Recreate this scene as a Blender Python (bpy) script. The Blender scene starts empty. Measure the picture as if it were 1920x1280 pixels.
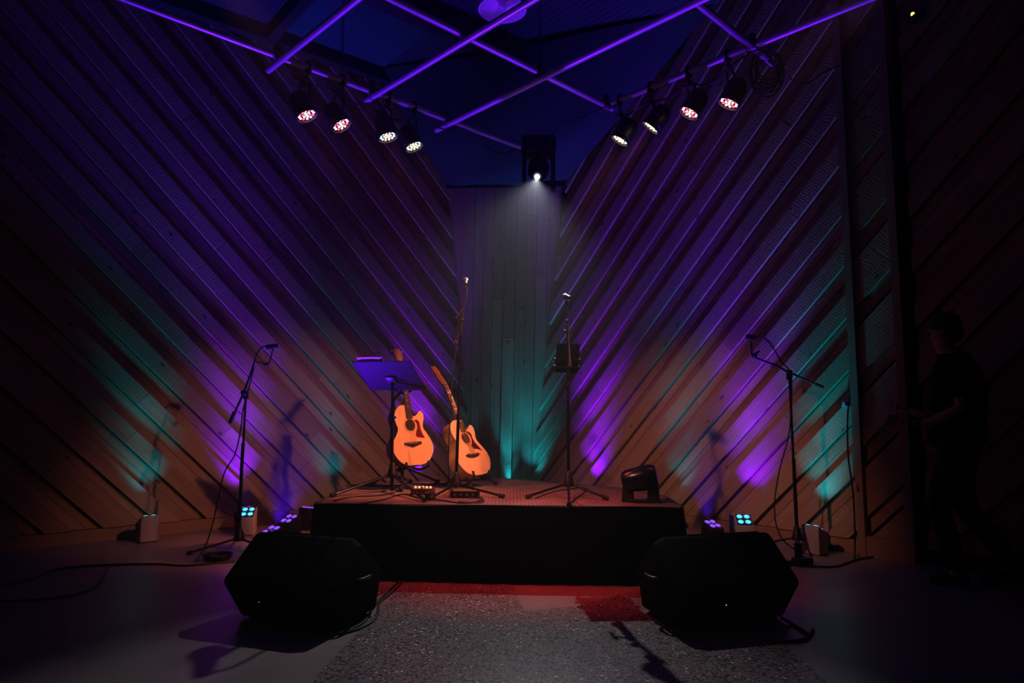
import bpy, bmesh, math, random
from mathutils import Vector as V, Matrix

random.seed(7)
SC = bpy.context.scene
COL = SC.collection
R = math.radians

# ------------------------------------------------------------------ camera
CAM_H = 1.15; FPX = 1282.0; PITCH = R(5.79)
cd = bpy.data.cameras.new('camera'); cd.sensor_width = 36.0; cd.lens = FPX / 1920 * 36; cd.clip_end = 80; cd.clip_start = 0.05
cam = bpy.data.objects.new('camera', cd); COL.objects.link(cam)
cam.location = (0, 0, CAM_H); cam.rotation_euler = (R(90) + PITCH, 0, 0)
SC.camera = cam

# ------------------------------------------------------------------ colour management, world, sampling
SC.view_settings.view_transform = 'Standard'; SC.view_settings.look = 'None'
SC.view_settings.exposure = 0.0; SC.view_settings.gamma = 1.0; SC.view_settings.use_curve_mapping = False
w = bpy.data.worlds.new('world'); SC.world = w; w.use_nodes = True
nt = w.node_tree; nt.nodes.clear()
wo = nt.nodes.new('ShaderNodeOutputWorld'); bg = nt.nodes.new('ShaderNodeBackground')
bg.inputs[0].default_value = (0, 0, 0, 1); bg.inputs[1].default_value = 0
nt.links.new(bg.outputs[0], wo.inputs[0])
vs = nt.nodes.new('ShaderNodeVolumeScatter'); vs.inputs['Color'].default_value = (0.9, 0.93, 1, 1)
vs.inputs['Density'].default_value = 0.007; vs.inputs['Anisotropy'].default_value = 0.62
nt.links.new(vs.outputs[0], wo.inputs['Volume'])
cy = SC.cycles
cy.use_denoising = True; cy.max_bounces = 4; cy.diffuse_bounces = 2; cy.glossy_bounces = 2; cy.volume_bounces = 0
cy.sample_clamp_indirect = 2.0; cy.caustics_reflective = False; cy.caustics_refractive = False
cy.use_light_tree = True
cy.use_adaptive_sampling = True; cy.adaptive_threshold = 0.03; cy.adaptive_min_samples = 20

def spot(name, loc, target, energy, color, size, blend=0.6, radius=0.03, parent=None):
    l = bpy.data.lights.new(name, 'SPOT'); l.energy = energy; l.color = color
    l.spot_size = R(size); l.spot_blend = blend; l.shadow_soft_size = radius
    o = bpy.data.objects.new(name, l); COL.objects.link(o)
    o.location = loc; d = V(target) - V(loc)
    o.rotation_euler = d.to_track_quat('-Z', 'Y').to_euler()
    if parent:
        o.parent = parent
    return o

RED = (1.0, 0.02, 0.03); AMB = (1.0, 0.215, 0.10); WARM = (1.0, 0.36, 0.27)
VIO = (0.115, 0.003, 1.0); TEAL = (0.0, 0.45, 0.80); BLUE = (0.03, 0.05, 1.0)
E_WHITE = 190; E_RED = 75; E_AMB = 430; E_WASH = 245; E_VIO = 74; E_TEAL = 20; E_UP = 620

# ------------------------------------------------------------------ measuring helpers (photo bearing -> place in the room)
def ray(x, y):
    a = (x - 960) / FPX; b = -(y - 640) / FPX
    cp, sp = math.cos(PITCH), math.sin(PITCH)
    return V((a, cp - sp * b, sp + cp * b))
O = V((0, 0, CAM_H))
def onz(x, y, z=0.0):
    d = ray(x, y); return O + d * ((z - CAM_H) / d.z)
def at(x, y, Y):
    d = ray(x, y); return O + d * (Y / d.y)

# ------------------------------------------------------------------ materials
MATS = {}
def newmat(n):
    m = bpy.data.materials.new(n); m.use_nodes = True
    return m, m.node_tree, m.node_tree.nodes['Principled BSDF']
def mat(n, col, rough=0.5, metal=0.0, noise=0.12, scale=30.0, bump=0.0, spec=0.5, coat=0.0, emit=None, es=0.0):
    if n in MATS: return MATS[n]
    m, t, b = newmat(n)
    b.inputs['Roughness'].default_value = rough; b.inputs['Metallic'].default_value = metal
    b.inputs['Specular IOR Level'].default_value = spec
    if coat: b.inputs['Coat Weight'].default_value = coat; b.inputs['Coat Roughness'].default_value = 0.1
    tc = t.nodes.new('ShaderNodeTexCoord'); nz = t.nodes.new('ShaderNodeTexNoise'); nz.inputs['Scale'].default_value = scale
    nz.inputs['Detail'].default_value = 4
    t.links.new(tc.outputs['Object'], nz.inputs['Vector'])
    mx = t.nodes.new('ShaderNodeMix'); mx.data_type = 'RGBA'
    c = V(col)
    mx.inputs[6].default_value = (*(c * (1 - noise)), 1); mx.inputs[7].default_value = (*(c * (1 + noise)), 1)
    t.links.new(nz.outputs[0], mx.inputs[0]); t.links.new(mx.outputs[2], b.inputs['Base Color'])
    if bump:
        bp = t.nodes.new('ShaderNodeBump'); bp.inputs['Strength'].default_value = bump; bp.inputs['Distance'].default_value = 0.004
        t.links.new(nz.outputs[0], bp.inputs['Height']); t.links.new(bp.outputs[0], b.inputs['Normal'])
    if emit:
        b.inputs['Emission Color'].default_value = (*emit, 1); b.inputs['Emission Strength'].default_value = es
    MATS[n] = m; return m

def wood_boards():
    m, t, b = newmat('rough_pine_boards')
    N = t.nodes.new; L = t.links.new
    uv = N('ShaderNodeUVMap'); uv.uv_map = 'UVMap'
    at_ = N('ShaderNodeAttribute'); at_.attribute_name = 'tone'
    # long grain
    mp = N('ShaderNodeMapping'); mp.inputs['Scale'].default_value = (1.2, 34, 1); L(uv.outputs[0], mp.inputs[0])
    g = N('ShaderNodeTexNoise'); g.inputs['Scale'].default_value = 1.0; g.inputs['Detail'].default_value = 5; L(mp.outputs[0], g.inputs['Vector'])
    # cloudy variation
    c = N('ShaderNodeTexNoise'); c.inputs['Scale'].default_value = 2.2; c.inputs['Detail'].default_value = 3; L(uv.outputs[0], c.inputs['Vector'])
    # knots
    mk = N('ShaderNodeMapping'); mk.inputs['Scale'].default_value = (3.1, 7.0, 1); L(uv.outputs[0], mk.inputs[0])
    vo = N('ShaderNodeTexVoronoi'); vo.inputs['Scale'].default_value = 1.0; L(mk.outputs[0], vo.inputs['Vector'])
    kr = N('ShaderNodeValToRGB'); kr.color_ramp.elements[0].position = 0.06; kr.color_ramp.elements[0].color = (0.25, 0.25, 0.25, 1)
    kr.color_ramp.elements[1].position = 0.11; kr.color_ramp.elements[1].color = (1, 1, 1, 1); L(vo.outputs['Distance'], kr.inputs[0])
    # saw marks across the board
    wv = N('ShaderNodeTexWave'); wv.wave_type = 'BANDS'; wv.bands_direction = 'X'; wv.inputs['Scale'].default_value = 13.0
    wv.inputs['Distortion'].default_value = 9.0; wv.inputs['Detail'].default_value = 3; wv.inputs['Detail Scale'].default_value = 0.8
    L(uv.outputs[0], wv.inputs['Vector'])
    ramp = N('ShaderNodeValToRGB'); e = ramp.color_ramp.elements
    e[0].position = 0.25; e[0].color = (0.33, 0.19, 0.105, 1); e[1].position = 0.75; e[1].color = (0.62, 0.43, 0.27, 1)
    ad = N('ShaderNodeMath'); ad.operation = 'MULTIPLY_ADD'; ad.inputs[1].default_value = 0.45
    L(g.outputs[0], ad.inputs[0])
    ad2 = N('ShaderNodeMath'); ad2.operation = 'MULTIPLY_ADD'; ad2.inputs[1].default_value = 0.28; ad2.inputs[2].default_value = 0.09
    L(at_.outputs['Fac'], ad2.inputs[0]); L(ad2.outputs[0], ad.inputs[2])
    ad3 = N('ShaderNodeMath'); ad3.operation = 'MULTIPLY_ADD'; ad3.inputs[1].default_value = 0.15; L(c.outputs[0], ad3.inputs[0]); L(ad.outputs[0], ad3.inputs[2])
    L(ad3.outputs[0], ramp.inputs[0])
    mx = N('ShaderNodeMix'); mx.data_type = 'RGBA'; mx.blend_type = 'MULTIPLY'; mx.inputs[0].default_value = 1
    L(ramp.outputs[0], mx.inputs[6]); L(kr.outputs[0], mx.inputs[7])
    wr = N('ShaderNodeMapRange'); wr.inputs[3].default_value = 0.93; wr.inputs[4].default_value = 1.04; L(wv.outputs[0], wr.inputs[0])
    mx2 = N('ShaderNodeMix'); mx2.data_type = 'RGBA'; mx2.blend_type = 'MULTIPLY'; mx2.inputs[0].default_value = 1
    L(mx.outputs[2], mx2.inputs[6]); L(wr.outputs[0], mx2.inputs[7])
    L(mx2.outputs[2], b.inputs['Base Color'])
    bp = N('ShaderNodeBump'); bp.inputs['Strength'].default_value = 0.28; bp.inputs['Distance'].default_value = 0.003
    L(wv.outputs[0], bp.inputs['Height'])
    bp2 = N('ShaderNodeBump'); bp2.inputs['Strength'].default_value = 0.3; bp2.inputs['Distance'].default_value = 0.003
    L(g.outputs[0], bp2.inputs['Height']); L(bp.outputs[0], bp2.inputs['Normal'])
    L(bp2.outputs[0], b.inputs['Normal'])
    b.inputs['Roughness'].default_value = 0.75; b.inputs['Specular IOR Level'].default_value = 0.2
    return m
M_BOARD = wood_boards()

def floor_mat(n, terr):
    m, t, b = newmat(n); N = t.nodes.new; L = t.links.new
    tc = N('ShaderNodeTexCoord')
    if terr:
        a = N('ShaderNodeTexVoronoi'); a.inputs['Scale'].default_value = 110; L(tc.outputs['Object'], a.inputs['Vector'])
        r = N('ShaderNodeValToRGB'); r.color_ramp.interpolation = 'LINEAR'
        sep = N('ShaderNodeSeparateColor'); L(a.outputs['Color'], sep.inputs[0])
        e = r.color_ramp.elements; e[0].position = 0.22; e[0].color = (0.03, 0.028, 0.028, 1); e[1].position = 0.5; e[1].color = (0.28, 0.215, 0.19, 1)
        e2 = e.new(0.985); e2.color = (0.30, 0.24, 0.21, 1); e3 = e.new(0.996); e3.color = (1, 1, 1, 1)
        L(sep.outputs[0], r.inputs[0]); L(r.outputs[0], b.inputs['Base Color'])
        n1 = N('ShaderNodeTexNoise'); n1.inputs['Scale'].default_value = 260; L(tc.outputs['Object'], n1.inputs['Vector'])
        bp = N('ShaderNodeBump'); bp.inputs['Strength'].default_value = 0.25; bp.inputs['Distance'].default_value = 0.002
        L(n1.outputs[0], bp.inputs['Height']); L(bp.outputs[0], b.inputs['Normal'])
        b.inputs['Roughness'].default_value = 0.33
    else:
        a = N('ShaderNodeTexNoise'); a.inputs['Scale'].default_value = 3.0; a.inputs['Detail'].default_value = 8; L(tc.outputs['Object'], a.inputs['Vector'])
        r = N('ShaderNodeValToRGB'); e = r.color_ramp.elements
        e[0].position = 0.3; e[0].color = (0.24, 0.195, 0.175, 1); e[1].position = 0.7; e[1].color = (0.32, 0.265, 0.24, 1)
        L(a.outputs[0], r.inputs[0]); L(r.outputs[0], b.inputs['Base Color'])
        mp = N('ShaderNodeMapping'); mp.inputs['Scale'].default_value = (1, 22, 1); L(tc.outputs['Object'], mp.inputs[0])
        n1 = N('ShaderNodeTexNoise'); n1.inputs['Scale'].default_value = 2; n1.inputs['Detail'].default_value = 4; L(mp.outputs[0], n1.inputs['Vector'])
        bp = N('ShaderNodeBump'); bp.inputs['Strength'].default_value = 0.12; bp.inputs['Distance'].default_value = 0.004
        L(n1.outputs[0], bp.inputs['Height']); L(bp.outputs[0], b.inputs['Normal'])
        b.inputs['Roughness'].default_value = 0.36
    return m
M_FLOOR = floor_mat('polished_concrete', False); M_TERR = floor_mat('terrazzo_chips', True)

def carpet_mat():
    m, t, b = newmat('ribbed_stage_carpet'); N = t.nodes.new; L = t.links.new
    tc = N('ShaderNodeTexCoord')
    x = N('ShaderNodeTexWave'); x.bands_direction = 'X'; x.inputs['Scale'].default_value = 12
    y = N('ShaderNodeTexWave'); y.bands_direction = 'Y'; y.inputs['Scale'].default_value = 12
    L(tc.outputs['Object'], x.inputs['Vector']); L(tc.outputs['Object'], y.inputs['Vector'])
    mu = N('ShaderNodeMath'); mu.operation = 'MULTIPLY'; L(x.outputs[0], mu.inputs[0]); L(y.outputs[0], mu.inputs[1])
    nz = N('ShaderNodeTexNoise'); nz.inputs['Scale'].default_value = 5; nz.inputs['Detail'].default_value = 6; L(tc.outputs['Object'], nz.inputs['Vector'])
    ad = N('ShaderNodeMath'); ad.operation = 'MULTIPLY_ADD'; ad.inputs[1].default_value = 0.6; L(mu.outputs[0], ad.inputs[0]); L(nz.outputs[0], ad.inputs[2])
    r = N('ShaderNodeValToRGB'); e = r.color_ramp.elements
    e[0].position = 0.3; e[0].color = (0.09, 0.075, 0.07, 1); e[1].position = 1.0; e[1].color = (0.26, 0.21, 0.18, 1)
    L(ad.outputs[0], r.inputs[0]); L(r.outputs[0], b.inputs['Base Color'])
    bp = N('ShaderNodeBump'); bp.inputs['Strength'].default_value = 0.5; bp.inputs['Distance'].default_value = 0.004
    L(mu.outputs[0], bp.inputs['Height']); L(bp.outputs[0], b.inputs['Normal'])
    b.inputs['Roughness'].default_value = 0.85; b.inputs['Specular IOR Level'].default_value = 0.15
    return m
M_CARPET = carpet_mat()

def spruce():
    m, t, b = newmat('spruce_top'); N = t.nodes.new; L = t.links.new
    tc = N('ShaderNodeTexCoord'); mp = N('ShaderNodeMapping'); mp.inputs['Scale'].default_value = (260, 1, 3); L(tc.outputs['Object'], mp.inputs[0])
    g = N('ShaderNodeTexNoise'); g.inputs['Scale'].default_value = 1; L(mp.outputs[0], g.inputs['Vector'])
    r = N('ShaderNodeValToRGB'); e = r.color_ramp.elements
    e[0].position = 0.35; e[0].color = (0.66, 0.42, 0.19, 1); e[1].position = 0.65; e[1].color = (0.76, 0.52, 0.26, 1)
    L(g.outputs[0], r.inputs[0]); L(r.outputs[0], b.inputs['Base Color'])
    b.inputs['Roughness'].default_value = 0.35; b.inputs['Coat Weight'].default_value = 0.3; b.inputs['Coat Roughness'].default_value = 0.15
    return m
M_SPRUCE = spruce()
BLK = mat('black_powder_coat', (0.012, 0.012, 0.013), 0.45)
BLKG = mat('black_gloss_steel', (0.018, 0.018, 0.02), 0.22, 0.6)
RUB = mat('black_rubber', (0.01, 0.01, 0.01), 0.8)
PLAST = mat('black_plastic', (0.008, 0.008, 0.009), 0.42, spec=0.3)
STEEL = mat('galvanised_pipe', (0.55, 0.55, 0.56), 0.38, 0.55, 0.1, 20)
DSTEEL = mat('dark_steel', (0.16, 0.16, 0.17), 0.4, 0.7)
CHROME = mat('chrome', (0.75, 0.75, 0.76), 0.16, 1.0, 0.02)
CABLE = mat('cable_jacket', (0.012, 0.012, 0.012), 0.5)
SKIRT = mat('black_skirt_fabric', (0.002, 0.002, 0.0025), 0.95, spec=0.05, bump=0.3, scale=200)
WEDGE = mat('black_textured_cabinet', (0.002, 0.002, 0.002), 0.8, spec=0.08, bump=0.4, scale=400)
GRILLE = mat('black_metal_grille', (0.008, 0.008, 0.008), 0.6, 0.3, spec=0.1, bump=0.4, scale=500)
WBOX = mat('white_fixture_housing', (0.45, 0.43, 0.42), 0.4)
TRIM = mat('pine_trim', (0.36, 0.23, 0.14), 0.7, noise=0.2, scale=8, bump=0.2)
DARKW = mat('dark_backing_board', (0.03, 0.022, 0.018), 0.9)
DRAPE = mat('dark_blue_drape_cloth', (0.05, 0.05, 0.075), 0.9, noise=0.2, scale=4, spec=0.1)
PAPER = mat('white_paper', (0.8, 0.8, 0.8), 0.8, noise=0.03)
ROSE = mat('dark_red_sides', (0.24, 0.03, 0.02), 0.25, coat=0.5, noise=0.35, scale=12)
MAPLE = mat('maple_sides', (0.50, 0.34, 0.15), 0.3, coat=0.4, noise=0.15, scale=12)
EBONY = mat('ebony', (0.022, 0.014, 0.011), 0.4)
NECKW = mat('neck_wood', (0.30, 0.12, 0.05), 0.35, noise=0.25, scale=15)
FACEW = mat('headstock_face', (0.34, 0.13, 0.045), 0.3, noise=0.3, scale=20)
TORT = mat('tortoise_red_pickguard', (0.13, 0.008, 0.006), 0.2, noise=0.5, scale=30)
TORT2 = mat('dark_brown_pickguard', (0.045, 0.008, 0.006), 0.2, noise=0.4, scale=30)
IVORY = mat('ivory_binding', (0.75, 0.68, 0.52), 0.35, noise=0.04)
BRASS = mat('bronze_strings', (0.6, 0.4, 0.2), 0.3, 1.0)
PEARL = mat('pearl_inlay', (0.8, 0.8, 0.78), 0.2)
GRILLB = mat('mic_grille_steel', (0.35, 0.35, 0.36), 0.35, 0.9, bump=0.5, scale=700)

# ------------------------------------------------------------------ mesh builder
class MB:
    def __init__(s):
        s.v = []; s.f = []; s.uv = {}; s.tone = {}
    def add(s, vs, fs, M=None):
        b = len(s.v)
        for p in vs:
            p = V(p)
            if M is not None: p = M @ p
            s.v.append(tuple(p))
        for f in fs: s.f.append(tuple(b + i for i in f))
        return s
    def bm(s, bm, M=None):
        bm.verts.index_update()
        s.add([v.co.copy() for v in bm.verts], [[v.index for v in f.verts] for f in bm.faces], M); bm.free(); return s
    def box(s, c, d, M=None, bev=0.0, seg=2):
        bm = bmesh.new(); bmesh.ops.create_cube(bm, size=1)
        for v in bm.verts: v.co = V((v.co.x * d[0] + c[0], v.co.y * d[1] + c[1], v.co.z * d[2] + c[2]))
        if bev: bmesh.ops.bevel(bm, geom=list(bm.edges), offset=bev, segments=seg, profile=0.5, affect='EDGES')
        return s.bm(bm, M)
    def tube(s, pts, r, n=8, M=None, cap=True):
        pts = [V(p) for p in pts]
        rs = r if isinstance(r, (list, tuple)) else [r] * len(pts)
        t = (pts[1] - pts[0]).normalized()
        up = V((0, 0, 1)) if abs(t.z) < 0.9 else V((1, 0, 0))
        a = t.cross(up).normalized(); rings = []; vs = []
        for i, p in enumerate(pts):
            if i == 0: tt = pts[1] - pts[0]
            elif i == len(pts) - 1: tt = pts[-1] - pts[-2]
            else: tt = (pts[i + 1] - pts[i]).normalized() + (pts[i] - pts[i - 1]).normalized()
            if tt.length < 1e-9: tt = t
            tt.normalize(); a = (a - tt * a.dot(tt))
            a = a.normalized() if a.length > 1e-6 else tt.orthogonal().normalized()
            b = tt.cross(a)
            for k in range(n):
                an = 2 * math.pi * k / n
                vs.append(p + (a * math.cos(an) + b * math.sin(an)) * rs[i])
        fs = []
        for i in range(len(pts) - 1):
            for k in range(n):
                k2 = (k + 1) % n
                fs.append((i * n + k, i * n + k2, (i + 1) * n + k2, (i + 1) * n + k))
        if cap: fs.append(tuple(range(n - 1, -1, -1))); fs.append(tuple((len(pts) - 1) * n + k for k in range(n)))
        return s.add(vs, fs, M)
    def cyl(s, a, b, r, r2=None, n=14, M=None):
        return s.tube([a, b], [r, r if r2 is None else r2], n, M)
    def lathe(s, prof, n=20, M=None, cap=True):      # prof: (r, z) list around z
        vs = []; fs = []
        for r, z in prof:
            for k in range(n):
                an = 2 * math.pi * k / n; vs.append((r * math.cos(an), r * math.sin(an), z))
        for i in range(len(prof) - 1):
            for k in range(n):
                k2 = (k + 1) % n; fs.append((i * n + k, i * n + k2, (i + 1) * n + k2, (i + 1) * n + k))
        if cap: fs.append(tuple(range(n - 1, -1, -1))); fs.append(tuple((len(prof) - 1) * n + k for k in range(n)))
        return s.add(vs, fs, M)
    def ball(s, c, r, M=None, sc=(1, 1, 1), n=14):
        bm = bmesh.new(); bmesh.ops.create_uvsphere(bm, u_segments=n, v_segments=max(6, n // 2 + 2), radius=r)
        for v in bm.verts: v.co = V((v.co.x * sc[0] + c[0], v.co.y * sc[1] + c[1], v.co.z * sc[2] + c[2]))
        return s.bm(bm, M)
    def prism(s, poly, y0, y1, M=None, bev=0.0):   # poly in local x,z, extruded along y
        n = len(poly)
        bm = bmesh.new()
        a = [bm.verts.new((p[0], y0, p[1])) for p in poly]; b = [bm.verts.new((p[0], y1, p[1])) for p in poly]
        bm.faces.new(a); bm.faces.new(b[::-1])
        for i in range(n): bm.faces.new((a[i], b[i], b[(i + 1) % n], a[(i + 1) % n]))
        bmesh.ops.recalc_face_normals(bm, faces=bm.faces)
        if bev: bmesh.ops.bevel(bm, geom=list(bm.edges), offset=bev, segments=2, profile=0.5, affect='EDGES')
        return s.bm(bm, M)
    def build(s, name, m, parent=None, smooth=True, angle=35):
        me = bpy.data.meshes.new(name); me.from_pydata(s.v, [], s.f)
        me.materials.append(m); me.validate(); me.update()
        bm = bmesh.new(); bm.from_mesh(me); bmesh.ops.recalc_face_normals(bm, faces=bm.faces)
        for e in bm.edges:
            e.smooth = not (len(e.link_faces) != 2 or e.calc_face_angle(0) > R(angle))
        for f in bm.faces: f.smooth = smooth
        bm.to_mesh(me); bm.free()
        o = bpy.data.objects.new(name, me); COL.objects.link(o)
        if parent: o.parent = parent
        return o

def tag(o, label, cat, group=None, kind=None):
    if label: o['label'] = label
    if cat: o['category'] = cat
    if group: o['group'] = group
    if kind: o['kind'] = kind
    return o
def thing(name, label, cat, group=None):
    o = bpy.data.objects.new(name, None); COL.objects.link(o); o.empty_display_size = 0.1
    return tag(o, label, cat, group)
def kids(o): return [c for c in bpy.data.objects if c.parent == o]
def base(root, p):
    """parts were built in room coordinates: put the root at its base p and keep every part in place"""
    p = V(p)
    def sh(o, inside):
        for c in kids(o):
            if c.type == 'MESH': c.data.transform(Matrix.Translation(-p))
            elif c.type in ('LIGHT',): c.location = V(c.location) - p
            sh(c, True)
    sh(root, False); root.location = p
    return root
def copy_tree(o, parent=None):
    c = o.copy(); COL.objects.link(c)
    if parent: c.parent = parent
    for ch in kids(o): copy_tree(ch, c)
    return c
def struct(o): o['kind'] = 'structure'; return o
def cat_rom(pts, k=6, closed=False):
    pts = [V(p) for p in pts]; n = len(pts); out = []
    rng = range(n if closed else n - 1)
    for i in rng:
        if closed: p0, p1, p2, p3 = pts[(i - 1) % n], pts[i], pts[(i + 1) % n], pts[(i + 2) % n]
        else: p0, p1, p2, p3 = pts[max(i - 1, 0)], pts[i], pts[i + 1], pts[min(i + 2, n - 1)]
        for j in range(k):
            t = j / k
            out.append(0.5 * ((2 * p1) + (p2 - p0) * t + (2 * p0 - 5 * p1 + 4 * p2 - p3) * t * t + (3 * p1 - p0 - 3 * p2 + p3) * t ** 3))
    if not closed: out.append(pts[-1])
    return out
def ang_box(a, b, th, wd, up=V((0, 0, 1))):
    """matrix whose x axis runs a->b, for bars"""
    x = (V(b) - V(a)); L = x.length; x.normalize(); y = up.cross(x).normalized(); z = x.cross(y)
    M = Matrix((x, y, z)).transposed().to_4x4(); M.translation = (V(a) + V(b)) / 2
    return M, L

# ------------------------------------------------------------------ the room
CX, CY = -0.113, 9.23          # plan position of the corner
LA, RA = R(40), R(-50)
ZT = 5.25                       # ceiling
LD = V((-math.cos(LA), -math.sin(LA), 0))   # along left wall, away from the corner
RD = V((math.cos(RA), math.sin(RA), 0))     # along right wall, away from the corner
LN = V((math.sin(LA), -math.cos(LA), 0))    # into the room
RN = V((math.sin(RA), -math.cos(RA), 0)) * 1.0
if RN.dot(V((0, -1, 0))) < 0: RN = -RN
C0 = V((CX, CY, 0))
def lw(s, z, off=0.0): return C0 + LD * s + LN * off + V((0, 0, z))
def rw(s, z, off=0.0): return C0 + RD * s + RN * off + V((0, 0, z))

def clip(poly, a, b, c):     # keep a*x+b*y<=c
    out = []
    for i in range(len(poly)):
        p, q = poly[i], poly[(i + 1) % len(poly)]
        dp, dq = a * p[0] + b * p[1] - c, a * q[0] + b * q[1] - c
        if dp <= 0: out.append(p)
        if (dp < 0 < dq) or (dq < 0 < dp):
            t = dp / (dp - dq); out.append((p[0] + (q[0] - p[0]) * t, p[1] + (q[1] - p[1]) * t))
    return out

def board_mesh(name, place, region, strips, period, q0, qmin, qmax, umax, diag=True, material=None, seed=1):
    """boards laid side by side on a wall. region: convex polygon in (s,z). q across the boards, u along them.
    strips: (start, end, thickness) within one period. One mesh: the boards are the wall's surface."""
    rnd = random.Random(seed)
    me = bpy.data.meshes.new(name); vs = []; fs = []; uvs = []; tones = []
    r2 = math.sqrt(0.5)
    def uq(s, z): return ((s + z) * r2, (z - s) * r2) if diag else (z, s)
    def face(idx, tone):
        fs.append(idx); tones.append(tone)
    k0 = int(math.floor((qmin - q0) / period)); k1 = int(math.ceil((qmax - q0) / period))
    cid = 0
    for k in range(k0, k1 + 1):
        for si, (a, b, th) in enumerate(strips):
            lo, hi = q0 + k * period + a, q0 + k * period + b
            u = -1.0 - rnd.random() * 2.5
            while u < umax:
                ln = rnd.uniform(1.6, 4.2); u1 = u + ln - 0.003
                poly = list(region)
                if diag:
                    for A, B, Cc in ((-r2, r2, hi), (r2, -r2, -lo), (r2, r2, u1), (-r2, -r2, -u)):
                        poly = clip(poly, A, B, Cc)
                        if len(poly) < 3: break
                else:
                    for A, B, Cc in ((1, 0, hi), (-1, 0, -lo), (0, 1, u1), (0, -1, -u)):
                        poly = clip(poly, A, B, Cc)
                        if len(poly) < 3: break
                tone = rnd.random(); t2 = th + rnd.uniform(-0.0015, 0.0015); du = rnd.uniform(0, 20); dv = rnd.uniform(0, 20)
                u += ln
                if len(poly) < 3: continue
                bse = len(vs); n = len(poly)
                for (s_, z_) in poly: vs.append(tuple(place(s_, z_, t2)))
                for (s_, z_) in poly: vs.append(tuple(place(s_, z_, 0.0)))
                quv = [uq(*p) for p in poly]
                front = tuple(bse + i for i in range(n)); face(front, tone); uvs += [(a_ + du, b_ + dv) for a_, b_ in quv]
                for i in range(n):
                    j = (i + 1) % n
                    face((bse + j, bse + i, bse + n + i, bse + n + j), tone)
                    uvs += [(quv[j][0] + du, quv[j][1] + dv), (quv[i][0] + du, quv[i][1] + dv), (quv[i][0] + du, quv[i][1] + dv - th), (quv[j][0] + du, quv[j][1] + dv - th)]
    me.from_pydata(vs, [], fs)
    ul = me.uv_layers.new(name='UVMap')
    for i, l in enumerate(ul.data): l.uv = uvs[i]
    ta = me.attributes.new('tone', 'FLOAT', 'FACE')
    for i, d in enumerate(ta.data): d.value = tones[i]
    me.materials.append(material or M_BOARD)
    o = bpy.data.objects.new(name, me); COL.objects.link(o)
    return o

PER = 0.3085
STR = [(0.0, 0.138, 0.062), (0.141, 0.218, 0.014), (0.221, 0.300, 0.018)]
# backing slabs (structure), the boards are a child of the wall
def slab(name, place, s0, s1, z0, z1, m):
    b = MB()
    pts = [place(s0, z0, 0), place(s1, z0, 0), place(s1, z1, 0), place(s0, z1, 0), place(s0, z0, -0.15), place(s1, z0, -0.15), place(s1, z1, -0.15), place(s0, z1, -0.15)]
    b.add(pts, [(0, 1, 2, 3), (7, 6, 5, 4), (0, 4, 5, 1), (1, 5, 6, 2), (2, 6, 7, 3), (3, 7, 4, 0)])
    return struct(b.build(name, m, smooth=False))
S_END_L = (CY + 2.0) / math.sin(LA); S_END_R = (CY + 2.0) / math.sin(-RA)
wl = slab('wall_left', lw, 0.0, S_END_L, 0, ZT, DARKW)
wr = slab('wall_right', rw, 0.0, S_END_R, 0, ZT, DARKW)
# the centre panel leans forward, its foot narrower than its head; its seams with the walls follow from that
def LSEAM(z): return 0.56 + (z - 0.27) * (0.96 - 0.56) / 3.74
def RSEAM(z): return 0.60 + (z - 0.27) * (1.27 - 0.60) / 3.6
bl = board_mesh('board_cladding', lw, [(LSEAM(0.11) , 0.115), (9.5, 0.115), (9.5, ZT), (LSEAM(ZT), ZT)], STR, PER, -0.11, -7.2, 3.6, 11, seed=3)
bl.parent = wl
brd = board_mesh('board_cladding', rw, [(RSEAM(0.11), 0.115), (4.63, 0.115), (4.63, ZT), (RSEAM(ZT), ZT)], STR, PER, -0.035, -3.6, 3.6, 8, seed=5)
brd.parent = wr
brd2 = board_mesh('board_cladding', rw, [(5.12, 0.115), (9.5, 0.115), (9.5, ZT), (5.12, ZT)], STR, PER, -0.20, -7.2, 0.4, 11, seed=8)
brd2.parent = wr
# centre panel
PB0, PB1 = V((-0.56, 8.90, 0.0)), V((0.30, 8.80, 0.0))
PT0, PT1 = V((-0.84, 8.62, 3.98)), V((0.76, 8.30, 3.95))
PX = ((PT1 - PT0) + (PB1 - PB0)).normalized()
pc0 = (PB0 + PB1) / 2; pc1 = (PT0 + PT1) / 2
PZ = (pc1 - pc0).normalized(); PX = (PX - PZ * PX.dot(PZ)).normalized(); PN = PX.cross(PZ).normalized()
if PN.y > 0: PN = -PN
def pw(s, z, off=0.0): return pc0 + PX * s + PZ * z + PN * off
Lp = (pc1 - pc0).length
reg = [((PB0 - pc0).dot(PX) - 0.03, 0.0), ((PB1 - pc0).dot(PX) + 0.03, 0.0), ((PT1 - pc0).dot(PX) + 0.03, Lp), ((PT0 - pc0).dot(PX) - 0.03, Lp)]
bk = MB(); bk.add([pw(*p, 0.0) for p in reg] + [pw(*p, -0.05) for p in reg], [(0, 1, 2, 3), (7, 6, 5, 4), (0, 4, 5, 1), (1, 5, 6, 2), (2, 6, 7, 3), (3, 7, 4, 0)])
wc = struct(bk.build('wall_center', DARKW, smooth=False))
pb = board_mesh('board_cladding', pw, reg, [(0.0, 0.148, 0.034), (0.152, 0.272, 0.012), (0.276, 0.402, 0.022), (0.406, 0.545, 0.012)], 0.55, -0.03, -1.0, 1.0, 5, diag=False, seed=11)
pb.parent = wc
# cap strip along the panel's head
b = MB(); M_, L_ = ang_box(pw(reg[3][0], Lp + 0.02, 0.02), pw(reg[2][0], Lp + 0.02, 0.02), 0, 0); b.box((0, 0, 0), (L_, 0.09, 0.05), M_)
struct(b.build('trim_1', DARKW, smooth=False))
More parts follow.
